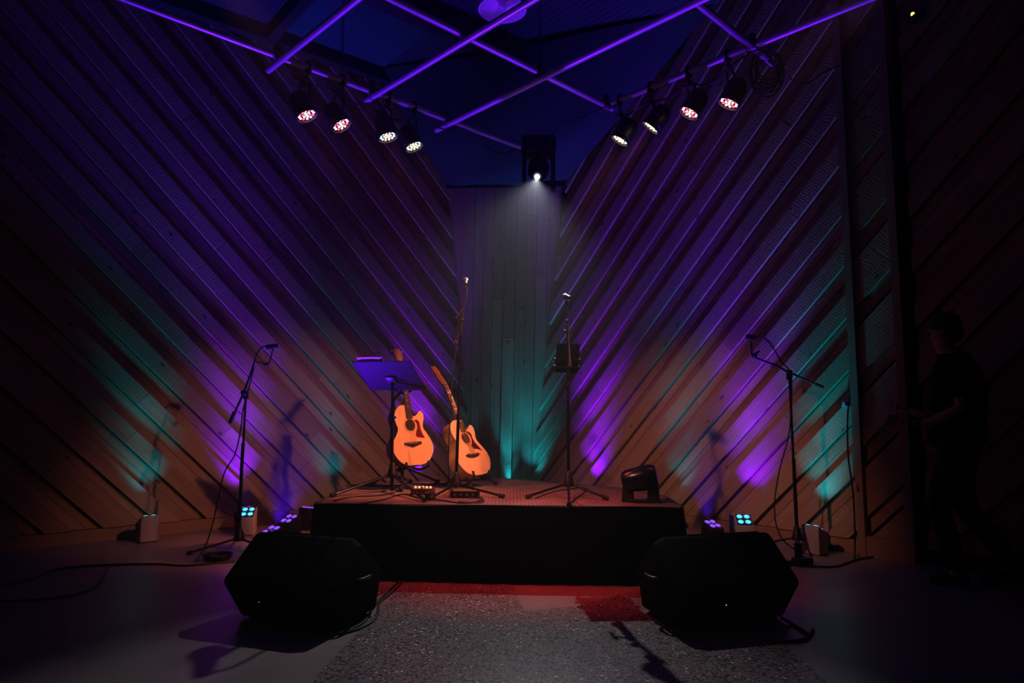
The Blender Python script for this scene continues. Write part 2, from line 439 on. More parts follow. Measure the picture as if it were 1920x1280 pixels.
# baseboards
def baseb(name, place, s0, s1):
    b = MB(); pts = [place(s0, 0, 0), place(s1, 0, 0), place(s1, 0.11, 0), place(s0, 0.11, 0), place(s0, 0.0, 0.045), place(s1, 0.0, 0.045), place(s1, 0.11, 0.045), place(s0, 0.11, 0.045)]
    b.add(pts, [(0, 1, 2, 3), (7, 6, 5, 4), (0, 4, 5, 1), (1, 5, 6, 2), (2, 6, 7, 3), (3, 7, 4, 0)])
    return struct(b.build(name, TRIM, smooth=False))
baseb('baseboard_left', lw, 0.5, 9.5); baseb('baseboard_right', rw, 0.55, 4.63)
# framed column on the right wall
b = MB()
def rbox(b, s0, s1, z0, z1, o0, o1):
    pts = [rw(s0, z0, o0), rw(s1, z0, o0), rw(s1, z1, o0), rw(s0, z1, o0), rw(s0, z0, o1), rw(s1, z0, o1), rw(s1, z1, o1), rw(s0, z1, o1)]
    b.add(pts, [(0, 1, 2, 3), (7, 6, 5, 4), (0, 4, 5, 1), (1, 5, 6, 2), (2, 6, 7, 3), (3, 7, 4, 0)])
rbox(b, 4.63, 4.69, 0, ZT, 0, 0.13); rbox(b, 4.99, 5.05, 0, ZT, 0, 0.13); rbox(b, 4.69, 4.99, 0, 0.16, 0, 0.12)
tr = struct(b.build('trim_2', TRIM, smooth=False))
inb = board_mesh('board_infill', lambda s, z, o: rw(s, z, o + 0.05), [(4.69, 0.16), (4.99, 0.16), (4.99, ZT), (4.69, ZT)], [(0, 0.27, 0.035), (0.30, 0.40, 0.0)], 0.40, 0.1, -3.6, 0.6, 8, seed=4)
inb.parent = tr
# floor, ceiling, rear wall
b = MB(); b.box((0, 3.4, -0.05), (30, 14, 0.1)); fl = struct(b.build('floor', M_FLOOR, smooth=False))
tp = [(700, 1078), (952, 1080), (985, 1146), (1082, 1136), (1190, 1106), (1330, 1104), (1480, 1215), (1575, 1300), (1700, 1500), (330, 1500), (581, 1280), (753, 1096)]
pts = [onz(x, y, 0.0015) for x, y in tp]
b = MB(); b.add([tuple(p) for p in pts] + [(p.x, p.y, 0.0002) for p in pts], [tuple(range(len(pts)))] + [(i, (i + 1) % len(pts), len(pts) + (i + 1) % len(pts), len(pts) + i) for i in range(len(pts))])
b.build('terrazzo_inlay', M_TERR, fl, smooth=False)
# corrugated ceiling, ribs square to the left wall
cm, t_, b_ = newmat('corrugated_roof_sheet'); N = t_.nodes.new
tc = N('ShaderNodeTexCoord'); mp = N('ShaderNodeMapping'); mp.inputs['Rotation'].default_value = (0, 0, -LA)
t_.links.new(tc.outputs['Object'], mp.inputs[0])
wv = N('ShaderNodeTexWave'); wv.bands_direction = 'X'; wv.inputs['Scale'].default_value = 4.2; t_.links.new(mp.outputs[0], wv.inputs['Vector'])
nz = N('ShaderNodeTexNoise'); nz.inputs['Scale'].default_value = 1.3; t_.links.new(mp.outputs[0], nz.inputs['Vector'])
rp = N('ShaderNodeValToRGB'); rp.color_ramp.elements[0].color = (0.05, 0.05, 0.09, 1); rp.color_ramp.elements[1].color = (0.10, 0.10, 0.16, 1)
t_.links.new(nz.outputs[0], rp.inputs[0]); t_.links.new(rp.outputs[0], b_.inputs['Base Color'])
bp = N('ShaderNodeBump'); bp.inputs['Strength'].default_value = 1.0; bp.inputs['Distance'].default_value = 0.03
t_.links.new(wv.outputs[0], bp.inputs['Height']); t_.links.new(bp.outputs[0], b_.inputs['Normal'])
b_.inputs['Roughness'].default_value = 0.5; b_.inputs['Metallic'].default_value = 0.2
b = MB(); b.box((0, 3.4, ZT + 0.05), (30, 14, 0.1)); ce = struct(b.build('ceiling', cm, smooth=False))
def cpt(s, t, z): return C0 + LD * s + LN * t + V((0, 0, z))     # ceiling coordinates: s along left wall, t out from it
def cbeam(b, s0, t0, s1, t1, z0, z1, wdt):
    a, c = cpt(s0, t0, 0), cpt(s1, t1, 0); d = (c - a).normalized(); nrm = V((-d.y, d.x, 0)) * wdt / 2
    pts = [a - nrm, c - nrm, c + nrm, a + nrm]
    b.add([tuple(p + V((0, 0, z0))) for p in pts] + [tuple(p + V((0, 0, z1))) for p in pts], [(3, 2, 1, 0), (4, 5, 6, 7), (0, 1, 5, 4), (1, 2, 6, 5), (2, 3, 7, 6), (3, 0, 4, 7)])
BEAM = mat('dark_steel_beam', (0.02, 0.02, 0.024), 0.6)
SKY = mat('blue_fibreglass_rooflight', (0.03, 0.11, 0.12), 0.5, noise=0.35, scale=3)
b = MB(); cbeam(b, 1.0, 0.10, 9, 0.10, ZT - 0.16, ZT, 0.14); struct(b.build('trim_3', BEAM, smooth=False))
b = MB(); cbeam(b, 0.9, 1.62, 9, 1.62, ZT - 0.26, ZT, 0.16); struct(b.build('trim_4', BEAM, smooth=False))
b = MB(); cbeam(b, 0.9, 3.5, 9, 3.5, ZT - 0.26, ZT, 0.16); struct(b.build('trim_5', BEAM, smooth=False))
b = MB(); cbeam(b, 3.35, 0.15, 3.35, 6, ZT - 0.16, ZT - 0.02, 0.10); struct(b.build('trim_6', BEAM, smooth=False))
b = MB(); b.add([cpt(3.25, 0.18, ZT - 0.012), cpt(2.0, 0.18, ZT - 0.012), cpt(2.0, 1.53, ZT - 0.012), cpt(3.25, 1.53, ZT - 0.012), cpt(3.25, 0.18, ZT), cpt(2.0, 0.18, ZT), cpt(2.0, 1.53, ZT), cpt(3.25, 1.53, ZT)],
                [(0, 1, 2, 3), (7, 6, 5, 4), (0, 4, 5, 1), (1, 5, 6, 2), (2, 6, 7, 3), (3, 7, 4, 0)])
b.build('rooflight_panel', SKY, ce, smooth=False)
b = MB(); b.box((0, -2.1, ZT / 2), (30, 0.2, ZT)); struct(b.build('wall_back', DARKW, smooth=False))

# corner drape: cloth sagging across the corner above the panel
A0, B0 = lw(LSEAM(4.0) + 0.02, 4.02, 0.07), lw(2.05, ZT - 0.02, 0.07)
A1, B1 = rw(RSEAM(3.95) + 0.02, 3.98, 0.07), rw(3.45, ZT - 0.02, 0.07)
b = MB(); NU, NV = 40, 16; vs_ = []
for j in range(NV + 1):
    for i in range(NU + 1):
        u, v = i / NU, j / NV
        p = (A0.lerp(B0, v)).lerp(A1.lerp(B1, v), u)
        sag = math.sin(math.pi * u) * (0.05 + 0.32 * math.sin(math.pi * v))
        fold = 0.035 * math.sin(u * 31 + v * 4) * math.sin(math.pi * min(1, v + .15)) + 0.03 * math.sin(u * 9 - v * 11)
        p = p + V((0.05, -1, 0)) * fold * math.sin(math.pi * u) ** 0.5 + V((0, 0, -sag)) * (1 if v > 0 else 0.0)
        vs_.append(tuple(p))
fs_ = [(j * (NU + 1) + i, j * (NU + 1) + i + 1, (j + 1) * (NU + 1) + i + 1, (j + 1) * (NU + 1) + i) for j in range(NV) for i in range(NU)]
b.add(vs_, fs_); dr = b.build('corner_drape', DRAPE)
dr.modifiers.new('thickness', 'SOLIDIFY').thickness = 0.006
tag(dr, 'dark blue cloth draped across the top of the room corner above the vertical boards', 'drape')

# ------------------------------------------------------------------ lighting grid
PZH = 3.65; PR = 0.024
def gp(x, y): return onz(x, y, PZH)
def ext(a, b, e0, e1):
    d = (b - a).normalized(); return a - d * e0, b + d * e1
def pipe(a, b, label, clamps=(), z=0.0):
    a = V(a); b = V(b); a.z += z; b.z += z
    t = thing('grid_pipe', label, 'pipe', 'overhead grid pipes')
    m = MB(); m.cyl(a, b, PR, n=16)
    m.build('tube', STEEL, t)
    d = (b - a).normalized(); dn = V((-d.y, d.x, 0))
    for c in clamps:
        c = V((c.x, c.y, 0)); s = (c - V((a.x, a.y, 0))).dot(d); p = a + d * s
        k = MB(); k.cyl(p - d * 0.035, p + d * 0.035, PR + 0.012, n=12)
        k.box((0, 0, 0), (0.05, 0.045, 0.11), Matrix.Translation(p + V((0, 0, 0.03))), bev=0.006)
        k.cyl(p + dn * 0.02 + V((0, 0, -.02)), p + dn * 0.075 + V((0, 0, -.02)), 0.008, n=8)
        k.build('clamp', DSTEEL, t)
    return base(t, (a + b) / 2)
pL = ext(gp(240, 0), gp(975, 275), 1.8, 0.0)
pA = ext(gp(738, 0), gp(1140, 200), 1.5, 0.06)
pF = ext(gp(1300, 0), gp(1447, 117), 1.5, 0.02)
pE = ext(gp(1148, 193), gp(1625, 0), 0.0, 0.3)
pB = ext(gp(1285, 0), gp(818, 234), 1.6, 0.0)
pC = ext(gp(975, 0), gp(686, 178), 1.6, 0.0)
pD = ext(gp(650, 0), gp(503, 120), 1.6, 0.0)
def cross(p, q):
    a, b = p; c, d = q; r = (b - a); s = (d - c)
    t = ((c - a).x * s.y - (c - a).y * s.x) / (r.x * s.y - r.y * s.x); return a + r * t
pipe(*pL, 'long pipe running close along the left wall, carrying the left spotlights', [cross(pL, pB), cross(pL, pC), cross(pL, pD)])
pipe(*pA, 'bright violet-lit pipe running from the top edge to the centre chain crossing', [cross(pA, pB), cross(pA, pC), cross(pA, pE)])
pipe(*pF, 'short blue-lit pipe reaching the coiled cable at the upper right')
pipe(*pE, 'pipe slanting up to the right edge, carrying the right spotlights', [cross(pE, pF)], z=0.0)
pipe(*pB, 'violet-lit pipe crossing under the chain from upper right to the left row', z=-0.05)
pipe(*pC, 'violet-lit pipe passing in front of the white dome lamp', z=-0.05)
pipe(*pD, 'teal-lit pipe at the upper left, in front of the blue roof panel', z=-0.05)

# chains
def chain(p0, p1, label):
    m = MB(); n = int((p1 - p0).length / 0.034); d = (p1 - p0).normalized()
    for i in range(n):
        c = p0 + d * (i + 0.5) * 0.034; a = V((1, 0, 0)) if i % 2 else V((0, 1, 0))
        ring = [c + a * 0.011 * math.cos(t) + d * 0.022 * math.sin(t) for t in [2 * math.pi * k / 8 for k in range(9)]]
        m.tube(ring, 0.0035, 5, cap=False)
    o = m.build('hanging_chain', DSTEEL); return tag(o, label, 'chain', 'chains holding the grid')
xc = cross(pA, pB)
chain(xc + V((0, 0, 0.03)), V((xc.x, xc.y, ZT)), 'steel chain dropping to the centre crossing of the pipes')
xl = gp(640, 150) ; xl = pL[0] + (pL[1] - pL[0]).normalized() * ((xl - pL[0]).dot((pL[1] - pL[0]).normalized()))
chain(xl + V((0, 0, 0.03)), V((xl.x, xl.y, ZT - 0.02)), 'thin chain dropping to the pipe along the left wall')

# dome lamp
dome = thing('dome_lamp', 'white enamel dome lamp hanging unlit above the pipes, glowing violet from below', 'lamp')
dc = at(942, 19, 5.5)
WEN = mat('white_enamel', (0.8, 0.8, 0.8), 0.35, noise=0.02)
m = MB(); m.lathe([(0.205, 0), (0.20, 0.012), (0.17, 0.05), (0.12, 0.085), (0.07, 0.11), (0.05, 0.16), (0.045, 0.16), (0.064, 0.105), (0.115, 0.078), (0.162, 0.045), (0.195, 0.0), (0.205, 0.0)], 40, Matrix.Translation(dc), cap=False); m.build('shade', WEN, dome)
m = MB(); m.ball((0, 0, 0.045), 0.035, Matrix.Translation(dc), sc=(1, 1, 1.3)); m.build('bulb', mat('frosted_bulb', (0.6, 0.6, 0.6), 0.3), dome)
m = MB(); m.cyl(dc + V((0, 0, 0.16)), dc + V((0, 0, 0.2)), 0.04, 0.02); m.cyl(dc + V((0, 0, 0.2)), V((dc.x, dc.y, ZT)), 0.008, n=8); m.build('stem', BLK, dome)
base(dome, dc)

# ------------------------------------------------------------------ PAR spotlights
PSC = 0.092     # face radius
def led_mat(n, c, s): return mat(n, (0.3, 0.3, 0.3), 0.3, emit=c, es=s)
LEDR = led_mat('led_red', (1, 0.06, 0.08), 4.0); LEDP = led_mat('led_pink_white', (1, 0.45, 0.38), 5.5)
LEDW = led_mat('led_warm_white', (1, 0.6, 0.3), 4.5); LEDG = led_mat('led_green', (0.1, 1, 0.35), 2.2); LEDC = led_mat('led_cool', (1, 0.86, 0.6), 4.5)
def par(pc, aim, pipe_pt, kind, label, e, col, size, tgt=None):
    """pc: centre of the lens face; aim: what it points at; pipe_pt: place on the pipe it hangs from"""
    t = thing('par_spotlight', label, 'spotlight', 'stage spotlights on the grid')
    d = (V(aim) - V(pc)).normalized(); M = d.to_track_quat('Z', 'Y').to_matrix().to_4x4(); M.translation = V(pc)
    m = MB(); m.lathe([(0.078, -0.006), (0.083, -0.004), (0.085, 0.012), (0.075, 0.012), (0.074, -0.004), (0.07, -0.006), (0.07, -0.01), (0.078, -0.02), (0.078, -0.12), (0.06, -0.17), (0.03, -0.185)], 24, M)
    m.build('housing', BLK, t)
    m = MB(); m.lathe([(0.073, -0.006), (0.0, -0.004)][::1], 24, M)
    pl = m.build('lens_plate', mat('dark_lens_plate', (0.02, 0.02, 0.02), 0.25), t)
    mats = {'red': (LEDR, LEDP), 'warm': (LEDW, LEDC)}[kind]
    ring = [(0, 0)] + [(0.026 * math.cos(a), 0.026 * math.sin(a)) for a in [2 * math.pi * k / 6 for k in range(6)]] + [(0.054 * math.cos(a), 0.054 * math.sin(a)) for a in [2 * math.pi * (k + .5) / 12 for k in range(12)]]
    for i, (x, y) in enumerate(ring):
        m = MB(); m.ball((x, y, -0.003), 0.0095, M, sc=(1, 1, 0.55), n=8)
        mm = mats[1] if (i * 5 % 3 != 1) and kind == 'red' else (mats[0] if kind == 'red' else (LEDG if i in (9, 14) else (mats[1] if i % 3 == 1 else mats[0])))
        o = m.build('led', mm, pl); o['kind'] = 'part'
        del o['kind']
    # yoke, arm and clamp
    side = d.cross(V((0, 0, 1))).normalized(); top = V(pc) - d * 0.09
    pp = V(pipe_pt); yt = pp + V((0, 0, -0.09))
    m = MB()
    m.tube([top + side * 0.085, top + side * 0.09 + (yt - top) * 0.55, yt + side * 0.05, yt - side * 0.05, top - side * 0.09 + (yt - top) * 0.55, top - side * 0.085], 0.008, 8)
    m.build('yoke', BLK, t)
    for q_ in (1, -1):
        m = MB(); m.cyl(top + side * 0.075 * q_, top + side * 0.11 * q_, 0.018, n=10); m.build('knob', PLAST, t)
    m = MB(); m.cyl(yt, pp, 0.007, n=8); m.box((0, 0, 0), (0.045, 0.045, 0.09), Matrix.Translation(pp), bev=0.008); m.build('pipe_clamp', BLK, t)
    spot('spotlight_beam', V(pc) + d * 0.02, tgt or aim, e, col, size, 0.75, 0.05, t)
    return base(t, pp)
def on_pipe(p, px, py):
    """place on pipe p that lies straight above the bearing px"""
    a, b = p; r = ray(px, py); t = ((O - a).x * r.y - (O - a).y * r.x) / ((b - a).x * r.y - (b - a).y * r.x); return a + (b - a) * t
def par_px(pipe_, px, py, *args, **kw):
    q = on_pipe(pipe_, px, py); pc = at(px, py, q.y); return par(pc, args[0], q, *args[1:], **kw)
STR_ = V((0.6, 5.0, 0.9)); STL_ = V((-0.75, 5.65, 1.0))
par_px(pL, 575, 216, V((-0.2, 4.7, 0.5)), 'red', 'red-glowing spotlight farthest left on the left pipe', E_RED, RED, 32)
par_px(pL, 640, 234, V((0.5, 4.8, 0.5)), 'red', 'red-glowing spotlight second from the left on the left pipe', E_RED, RED, 32)
par_px(pL, 727, 256, V((-0.1, 5.0, 0.5)), 'warm', 'warm white spotlight third from the left on the left pipe', 75, (1, 0.08, 0.03), 38)
par_px(pL, 776, 274, V((0.4, 5.2, 0.5)), 'warm', 'warm white spotlight nearest the corner on the left pipe', 60, (1, 0.08, 0.03), 38)
par_px(pE, 1163, 262, STL_ + V((0.25, -0.1, 0)), 'warm', 'yellow-white spotlight nearest the corner on the right pipe', E_AMB * 0.6, AMB, 30)
par_px(pE, 1221, 238, STL_ + V((-0.05, 0.05, 0)), 'warm', 'yellow-white spotlight second from the corner on the right pipe', E_AMB, AMB, 30)
par_px(pE, 1293, 211, V((-0.4, 4.9, 0.5)), 'red', 'red-glowing steeply tilted spotlight third from the corner on the right pipe', E_RED, RED, 32)
par_px(pE, 1367, 193, V((0.2, 4.8, 0.5)), 'red', 'red-glowing spotlight farthest right, beside the cable coil', E_RED, RED, 32)
# two more of the same hanging just above the frame, washing the two walls
pq = pA[0] + (pA[1] - pA[0]).normalized() * 0.35; pr_ = pB[0] + (pB[1] - pB[0]).normalized() * 0.35
par(V((pq.x, pq.y, 3.40)), V((1.7, 6.9, -0.2)), pq, 'warm', 'warm spotlight hanging above the picture on the violet pipe, aimed at the right wall', E_WASH, WARM, 42)
par(V((pr_.x, pr_.y, 3.35)), V((-2.1, 7.2, -0.2)), pr_, 'warm', 'warm spotlight hanging above the picture on the crossing pipe, aimed at the left wall', E_WASH, WARM, 42)

# ------------------------------------------------------------------ moving head with the white beam
mh = thing('moving_head', 'black moving-head light in the corner throwing a white beam through the haze', 'spotlight')
lp = at(1007, 332, 6.55); aim = V((-0.28, 2.85, 0.0)); d = (aim - lp).normalized()
bc = V((lp.x + 0.02, lp.y + 0.14, 3.80))
m = MB(); m.box((0, 0, 0), (0.34, 0.28, 0.16), Matrix.Translation(bc), bev=0.02); m.build('base', BLK, mh)
for s in (-1, 1):
    m = MB(); m.box((0, 0, 0), (0.04, 0.14, 0.40), Matrix.Translation(V((bc.x + s * 0.145, bc.y - 0.02, bc.z - 0.26))), bev=0.015); m.build('yoke_arm', BLK, mh)
hM = d.to_track_quat('Z', 'Y').to_matrix().to_4x4(); hM.translation = lp
m = MB(); m.lathe([(0.028, -0.012), (0.05, 0.0), (0.052, -0.02), (0.075, -0.06), (0.10, -0.12), (0.11, -0.24), (0.09, -0.31), (0.04, -0.33)], 24, hM); m.build('head', BLK, mh)
m = MB(); m.lathe([(0.026, -0.004), (0.0, 0.004)], 24, hM); m.build('lens', mat('white_lens_glow', (0.8, 0.8, 0.8), 0.2, emit=(0.85, 0.93, 1), es=12), mh)
m = MB(); m.box((0, 0, 0), (0.30, 0.05, 0.05), Matrix.Translation(V((bc.x, bc.y, 3.90)))); m.build('hanging_bracket', BLK, mh)
spot('white_beam', lp + d * 0.03, aim, E_WHITE, (0.93, 0.92, 1.0), 46, 0.8, 0.012, mh)
base(mh, bc)

# ------------------------------------------------------------------ cables overhead
def cable(name, pts, label, r=0.006, cat_='cable', k=6, mt=None, n=7, group=None):
    m = MB(); m.tube(cat_rom(pts, k), r, n); o = m.build(name, mt or CABLE); return tag(o, label, cat_, group)
def pp_(p, px, dz=0.0, dy=0.0):
    q = on_pipe(p, px, 100); return V((q.x, q.y + dy, PZH + dz))
cable('power_cable', [pp_(pL, 540, -.09), pp_(pL, 575, -.13), pp_(pL, 620, -.10), pp_(pL, 660, -.16), pp_(pL, 700, -.10), pp_(pL, 740, -.17), pp_(pL, 775, -.09), pp_(pL, 830, -.10), pp_(pL, 870, -.035), pp_(pL, 930, -.14), pp_(pL, 965, -.05)], 'black cable drooping between the spotlights on the left pipe')
cable('power_cable', [pp_(pE, 1150, -.10), pp_(pE, 1175, -.15), pp_(pE, 1210, -.11), pp_(pE, 1250, -.14), pp_(pE, 1290, -.10), pp_(pE, 1330, -.15), pp_(pE, 1370, -.08), pp_(pE, 1420, -.04), pp_(pE, 1440, -.12)], 'black cable drooping between the spotlights on the right pipe')
cable('power_cable', [V((bc.x, bc.y, PZH - .04)), at(1045, 240, 6.1), at(1090, 220, 5.8), at(1130, 203, 5.45), pp_(pE, 1160, -.03)], 'thin cable swagged from the moving-head light to the right pipe')
cable('power_cable', [at(1425, 105, 4.65), at(1462, 125, 4.7), at(1485, 150, 4.8), at(1515, 155, 4.9), at(1545, 135, 5.0), at(1575, 122, 5.12)], 'thin cable swagged from the cable coil to the column')
m = MB()
cc = at(1437, 128, 4.63)
for k in range(7):
    r_ = 0.085 + 0.012 * (k % 4); ph = k * 0.7; tilt = 0.12 * math.sin(k * 1.9)
    ring = [cc + V((r_ * math.cos(a) + 0.012 * math.sin(k * 2.1), -0.04 + 0.012 * k, -0.01 * k + r_ * 1.25 * math.sin(a) + tilt * 0.1 * math.cos(a))) for a in [2 * math.pi * j / 24 + ph for j in range(25)]]
    m.tube(ring, 0.006, 6, cap=False)
for k in range(3): m.tube([cc + V((-.02 + .02 * k, 0, .1)), V((cc.x - .01 + .01 * k, on_pipe(pE, 1430, 100).y, PZH + .03)), cc + V((.02 * k, .03, .09))], 0.008, 6)
tag(m.build('cable_coil', CABLE), 'coil of black cable hung on the right pipe beside the last spotlight', 'cable')
# little yellow light far right near the ceiling
il = thing('indicator_light', 'tiny yellow pilot light high on the dark right wall', 'light')
ip = at(1725, 39, 3.9)
tt = (O - V((0, 0, 0)));
# put it on the right wall along that bearing
rr = ray(1725, 39); den = rr.dot(RN); ip = O + rr * ((C0 - O).dot(RN) / den) + RN * 0.09
m = MB(); m.box((0, 0, 0), (0.10, 0.10, 0.07), Matrix.Translation(ip), bev=0.01); m.build('housing', BLK, il)
m = MB(); m.ball((0, 0, 0), 0.016, Matrix.Translation(ip + RN * 0.055)); m.build('bulb', mat('yellow_pilot', (0.5, 0.4, 0.1), 0.3, emit=(1, 0.72, 0.15), es=2.5), il)
base(il, ip)

# ------------------------------------------------------------------ the stage
SZ = 0.51
st = thing('stage_platform', 'low stage platform with ribbed carpet top and black skirt, in the room corner', 'stage')
tpx = [(592, 941), (1278, 949)]
F0, F1 = onz(592, 943, SZ), onz(1279, 950, SZ)
BL_, AP, BR_ = onz(663, 909, SZ), onz(938, 896.5, SZ), onz(1249, 931, SZ)
poly = [F0, F1, BR_, onz(1174, 916, SZ), AP, BL_]
def slabpoly(b, poly, z0, z1):
    n = len(poly)
    b.add([(p.x, p.y, z1) for p in poly] + [(p.x, p.y, z0) for p in poly], [tuple(range(n)), tuple(range(2 * n - 1, n - 1, -1))] + [(i, (i + 1) % n, n + (i + 1) % n, n + i) for i in range(n)])
m = MB(); slabpoly(m, poly, SZ - 0.04, SZ); m.build('deck', M_CARPET, st, smooth=False)
m = MB()
for i in range(len(poly)):
    if i == 0: continue
    a, c = poly[i], poly[(i + 1) % len(poly)]; M_, L_ = ang_box(V((a.x, a.y, SZ - 0.012)), V((c.x, c.y, SZ - 0.012)), 0, 0); m.box((0, 0, 0), (L_, 0.02, 0.034), M_)
m.build('edge_trim', mat('dark_aluminium_edge', (0.12, 0.11, 0.10), 0.4, 0.5), st, smooth=False)
# skirt: pleated cloth hanging round the deck, flaring a little at the floor
cen = sum(poly, V((0, 0, 0))) / len(poly)
m = MB(); path = []
for i in range(len(poly)):
    a, c = poly[i], poly[(i + 1) % len(poly)]; n = max(6, int((c - a).length / 0.035))
    for k in range(n): path.append(a.lerp(c, k / n))
vs_ = []; n = len(path); ROWS = 5
for j in range(ROWS + 1):
    f = j / ROWS
    for i, p in enumerate(path):
        o_ = (V((p.x, p.y, 0)) - V((cen.x, cen.y, 0))).normalized()
        pl_ = 0.008 * math.sin(i * 1.3) * f + 0.012 + 0.055 * f
        q = p + o_ * pl_; wob = 0.006 * math.sin(i * 0.23) if j == 0 else 0
        vs_.append((q.x, q.y, (SZ - 0.004 + wob) * (1 - f) + 0.004 * f))
m.add(vs_, [(j * n + i, j * n + (i + 1) % n, (j + 1) * n + (i + 1) % n, (j + 1) * n + i) for j in range(ROWS) for i in range(n)])
m.build('skirt', SKIRT, st)
base(st, (cen.x, cen.y, 0))

# ------------------------------------------------------------------ tripod helper
def tripod(root, foot_c, hub_z, feet, leg_r=0.009, spread_z=0.09, mt=None, foot_r=0.016):
    mt = mt or BLKG
    m = MB(); m.lathe([(0.014, 0.10), (0.02, 0.09), (0.034, 0.03), (0.046, 0.0), (0.046, -0.012), (0.014, -0.02)], 16, Matrix.Translation(V((foot_c.x, foot_c.y, hub_z)))); m.build('hub', PLAST, root)
    for f in feet:
        f = V(f); dh = V((f.x - foot_c.x, f.y - foot_c.y, 0)).normalized()
        a = V((foot_c.x, foot_c.y, hub_z)) + dh * 0.03; e = f + V((0, 0, foot_r))
        m = MB(); m.cyl(a, e, leg_r, n=8); lg = m.build('leg', mt, root)
        k = (e - a).normalized(); m = MB(); m.cyl(e - k * 0.035, e + k * 0.01, foot_r, n=10); m.build('rubber_foot', RUB, lg)
def mic_handheld(name, ball_c, tail, label, grille=GRILLB):
    t = thing(name, label, 'microphone'); ball_c = V(ball_c); tail = V(tail); d = (tail - ball_c).normalized()
    M = d.to_track_quat('Z', 'Y').to_matrix().to_4x4(); M.translation = ball_c; L = (tail - ball_c).length
    m = MB(); m.lathe([(0.004, -0.027), (0.018, -0.02), (0.0255, -0.004), (0.0255, 0.004), (0.021, 0.02), (0.0, 0.02)], 18, M); m.build('grille', grille, t)
    m = MB(); m.lathe([(0.0225, 0.016), (0.0245, 0.022), (0.0235, 0.032), (0.018, 0.06), (0.013, L), (0.0, L)], 18, M); m.build('body', PLAST, t)
    return base(t, ball_c)

# ------------------------------------------------------------------ microphone stand at the left
y1 = onz(855, 929, SZ).y
ms = thing('microphone_stand', 'black microphone stand with a red-lit boom, right of the music stand', 'microphone stand', 'straight microphone stands')
bc1 = onz(855, 929, SZ)
tripod(ms, bc1, SZ + 0.08, [onz(806, 938, SZ), onz(943, 934, SZ), onz(846, 908, SZ)])
top1 = at(864, 628, y1)
m = MB(); m.cyl(V((bc1.x, bc1.y, SZ + 0.08)), bc1.lerp(top1, 0.5), 0.0125, n=10); m.cyl(bc1.lerp(top1, 0.48), top1, 0.0095, n=10); m.build('pole', BLKG, ms)
m = MB(); m.cyl(bc1.lerp(top1, 0.465), bc1.lerp(top1, 0.50), 0.019, n=12); m.cyl(bc1.lerp(top1, 0.48) + V((0.01, 0, 0)), bc1.lerp(top1, 0.48) + V((0.035, -0.01, 0)), 0.008, n=8); m.build('height_clutch', PLAST, ms)
bm0, bm1 = at(854, 644, y1 - 0.12), at(869, 546, y1 + 0.05)
m = MB(); m.tube([bm0, bm0.lerp(bm1, 0.5), bm1], [0.008, 0.008, 0.007], 10); m.build('boom', BLKG, ms)
m = MB(); m.cyl(bm0, bm0.lerp(bm1, 0.06), 0.013, n=10); m.build('boom_end_cap', RUB, ms)
m = MB(); m.ball((0, 0, 0), 0.026, Matrix.Translation(at(864, 600, y1 - 0.02)), sc=(1, 1, 0.9)); m.cyl(at(864, 630, y1 - .02), at(866, 585, y1 - 0.02), 0.014, n=10); m.cyl(at(855, 598, y1 - 0.03), at(872, 575, y1 - 0.03), 0.007, n=8); m.ball((0, 0, 0), 0.012, Matrix.Translation(at(855, 597, y1 - 0.03))); m.build('boom_clutch', PLAST, ms)
m = MB(); m.tube([bm1, at(870, 540, y1 + 0.05), at(872, 533, y1 + 0.06)], [0.009, 0.014, 0.017], 10); m.build('microphone_clip', PLAST, ms)
base(ms, bc1)
mic_handheld('microphone', at(873, 526, y1 + 0.13), at(873, 533, y1 - 0.04), 'round-ended microphone on the left stand with red-lit boom, tail towards the viewer')
cable('microphone_cable', [at(873, 534, y1 - 0.04), at(876, 548, y1 - 0.05), at(868, 590, y1 - 0.04), at(858, 640, y1 - 0.04), at(850, 690, y1 - 0.03), at(845, 760, y1 - 0.03), at(841, 850, y1 - 0.02), at(843, 903, y1), onz(848, 918, SZ + 0.008), onz(870, 930, SZ + 0.008), onz(905, 935, SZ + .008), onz(898, 942, SZ + .008), onz(860, 940, SZ + .008)], 'thin cable hanging down the left microphone stand to the stage', 0.0045)

# ------------------------------------------------------------------ microphone stand at the right with tablet
y2 = onz(1066, 933.5, SZ).y
ms2 = thing('microphone_stand', 'black microphone stand holding a tablet on the right half of the stage', 'microphone stand', 'straight microphone stands')
bc2 = onz(1066, 933.5, SZ)
tripod(ms2, bc2, SZ + 0.10, [onz(988, 935, SZ), onz(1138, 938, SZ), onz(1067, 950, SZ)])
top2 = at(1065, 640, y2)
m = MB(); m.cyl(V((bc2.x, bc2.y, SZ + 0.08)), bc2.lerp(top2, 0.62), 0.0125, n=10); m.cyl(bc2.lerp(top2, 0.6), top2, 0.0095, n=10); m.build('pole', BLKG, ms2)
m = MB(); m.cyl(bc2.lerp(top2, 0.70), bc2.lerp(top2, 0.735), 0.018, n=12); m.cyl(bc2.lerp(top2, 0.615), bc2.lerp(top2, 0.635), 0.016, n=12); m.build('height_clutch', PLAST, ms2)
c0, c1 = at(1069, 688, y2 - 0.14), at(1064, 574, y2 + 0.03)
m = MB(); m.tube([c0, c0.lerp(c1, .25), c1], [0.0085, 0.0075, 0.0075], 10); m.build('boom', BLKG, ms2)
m = MB(); m.cyl(c0, c0.lerp(c1, 0.09), 0.014, n=10); m.build('boom_end_cap', RUB, ms2)
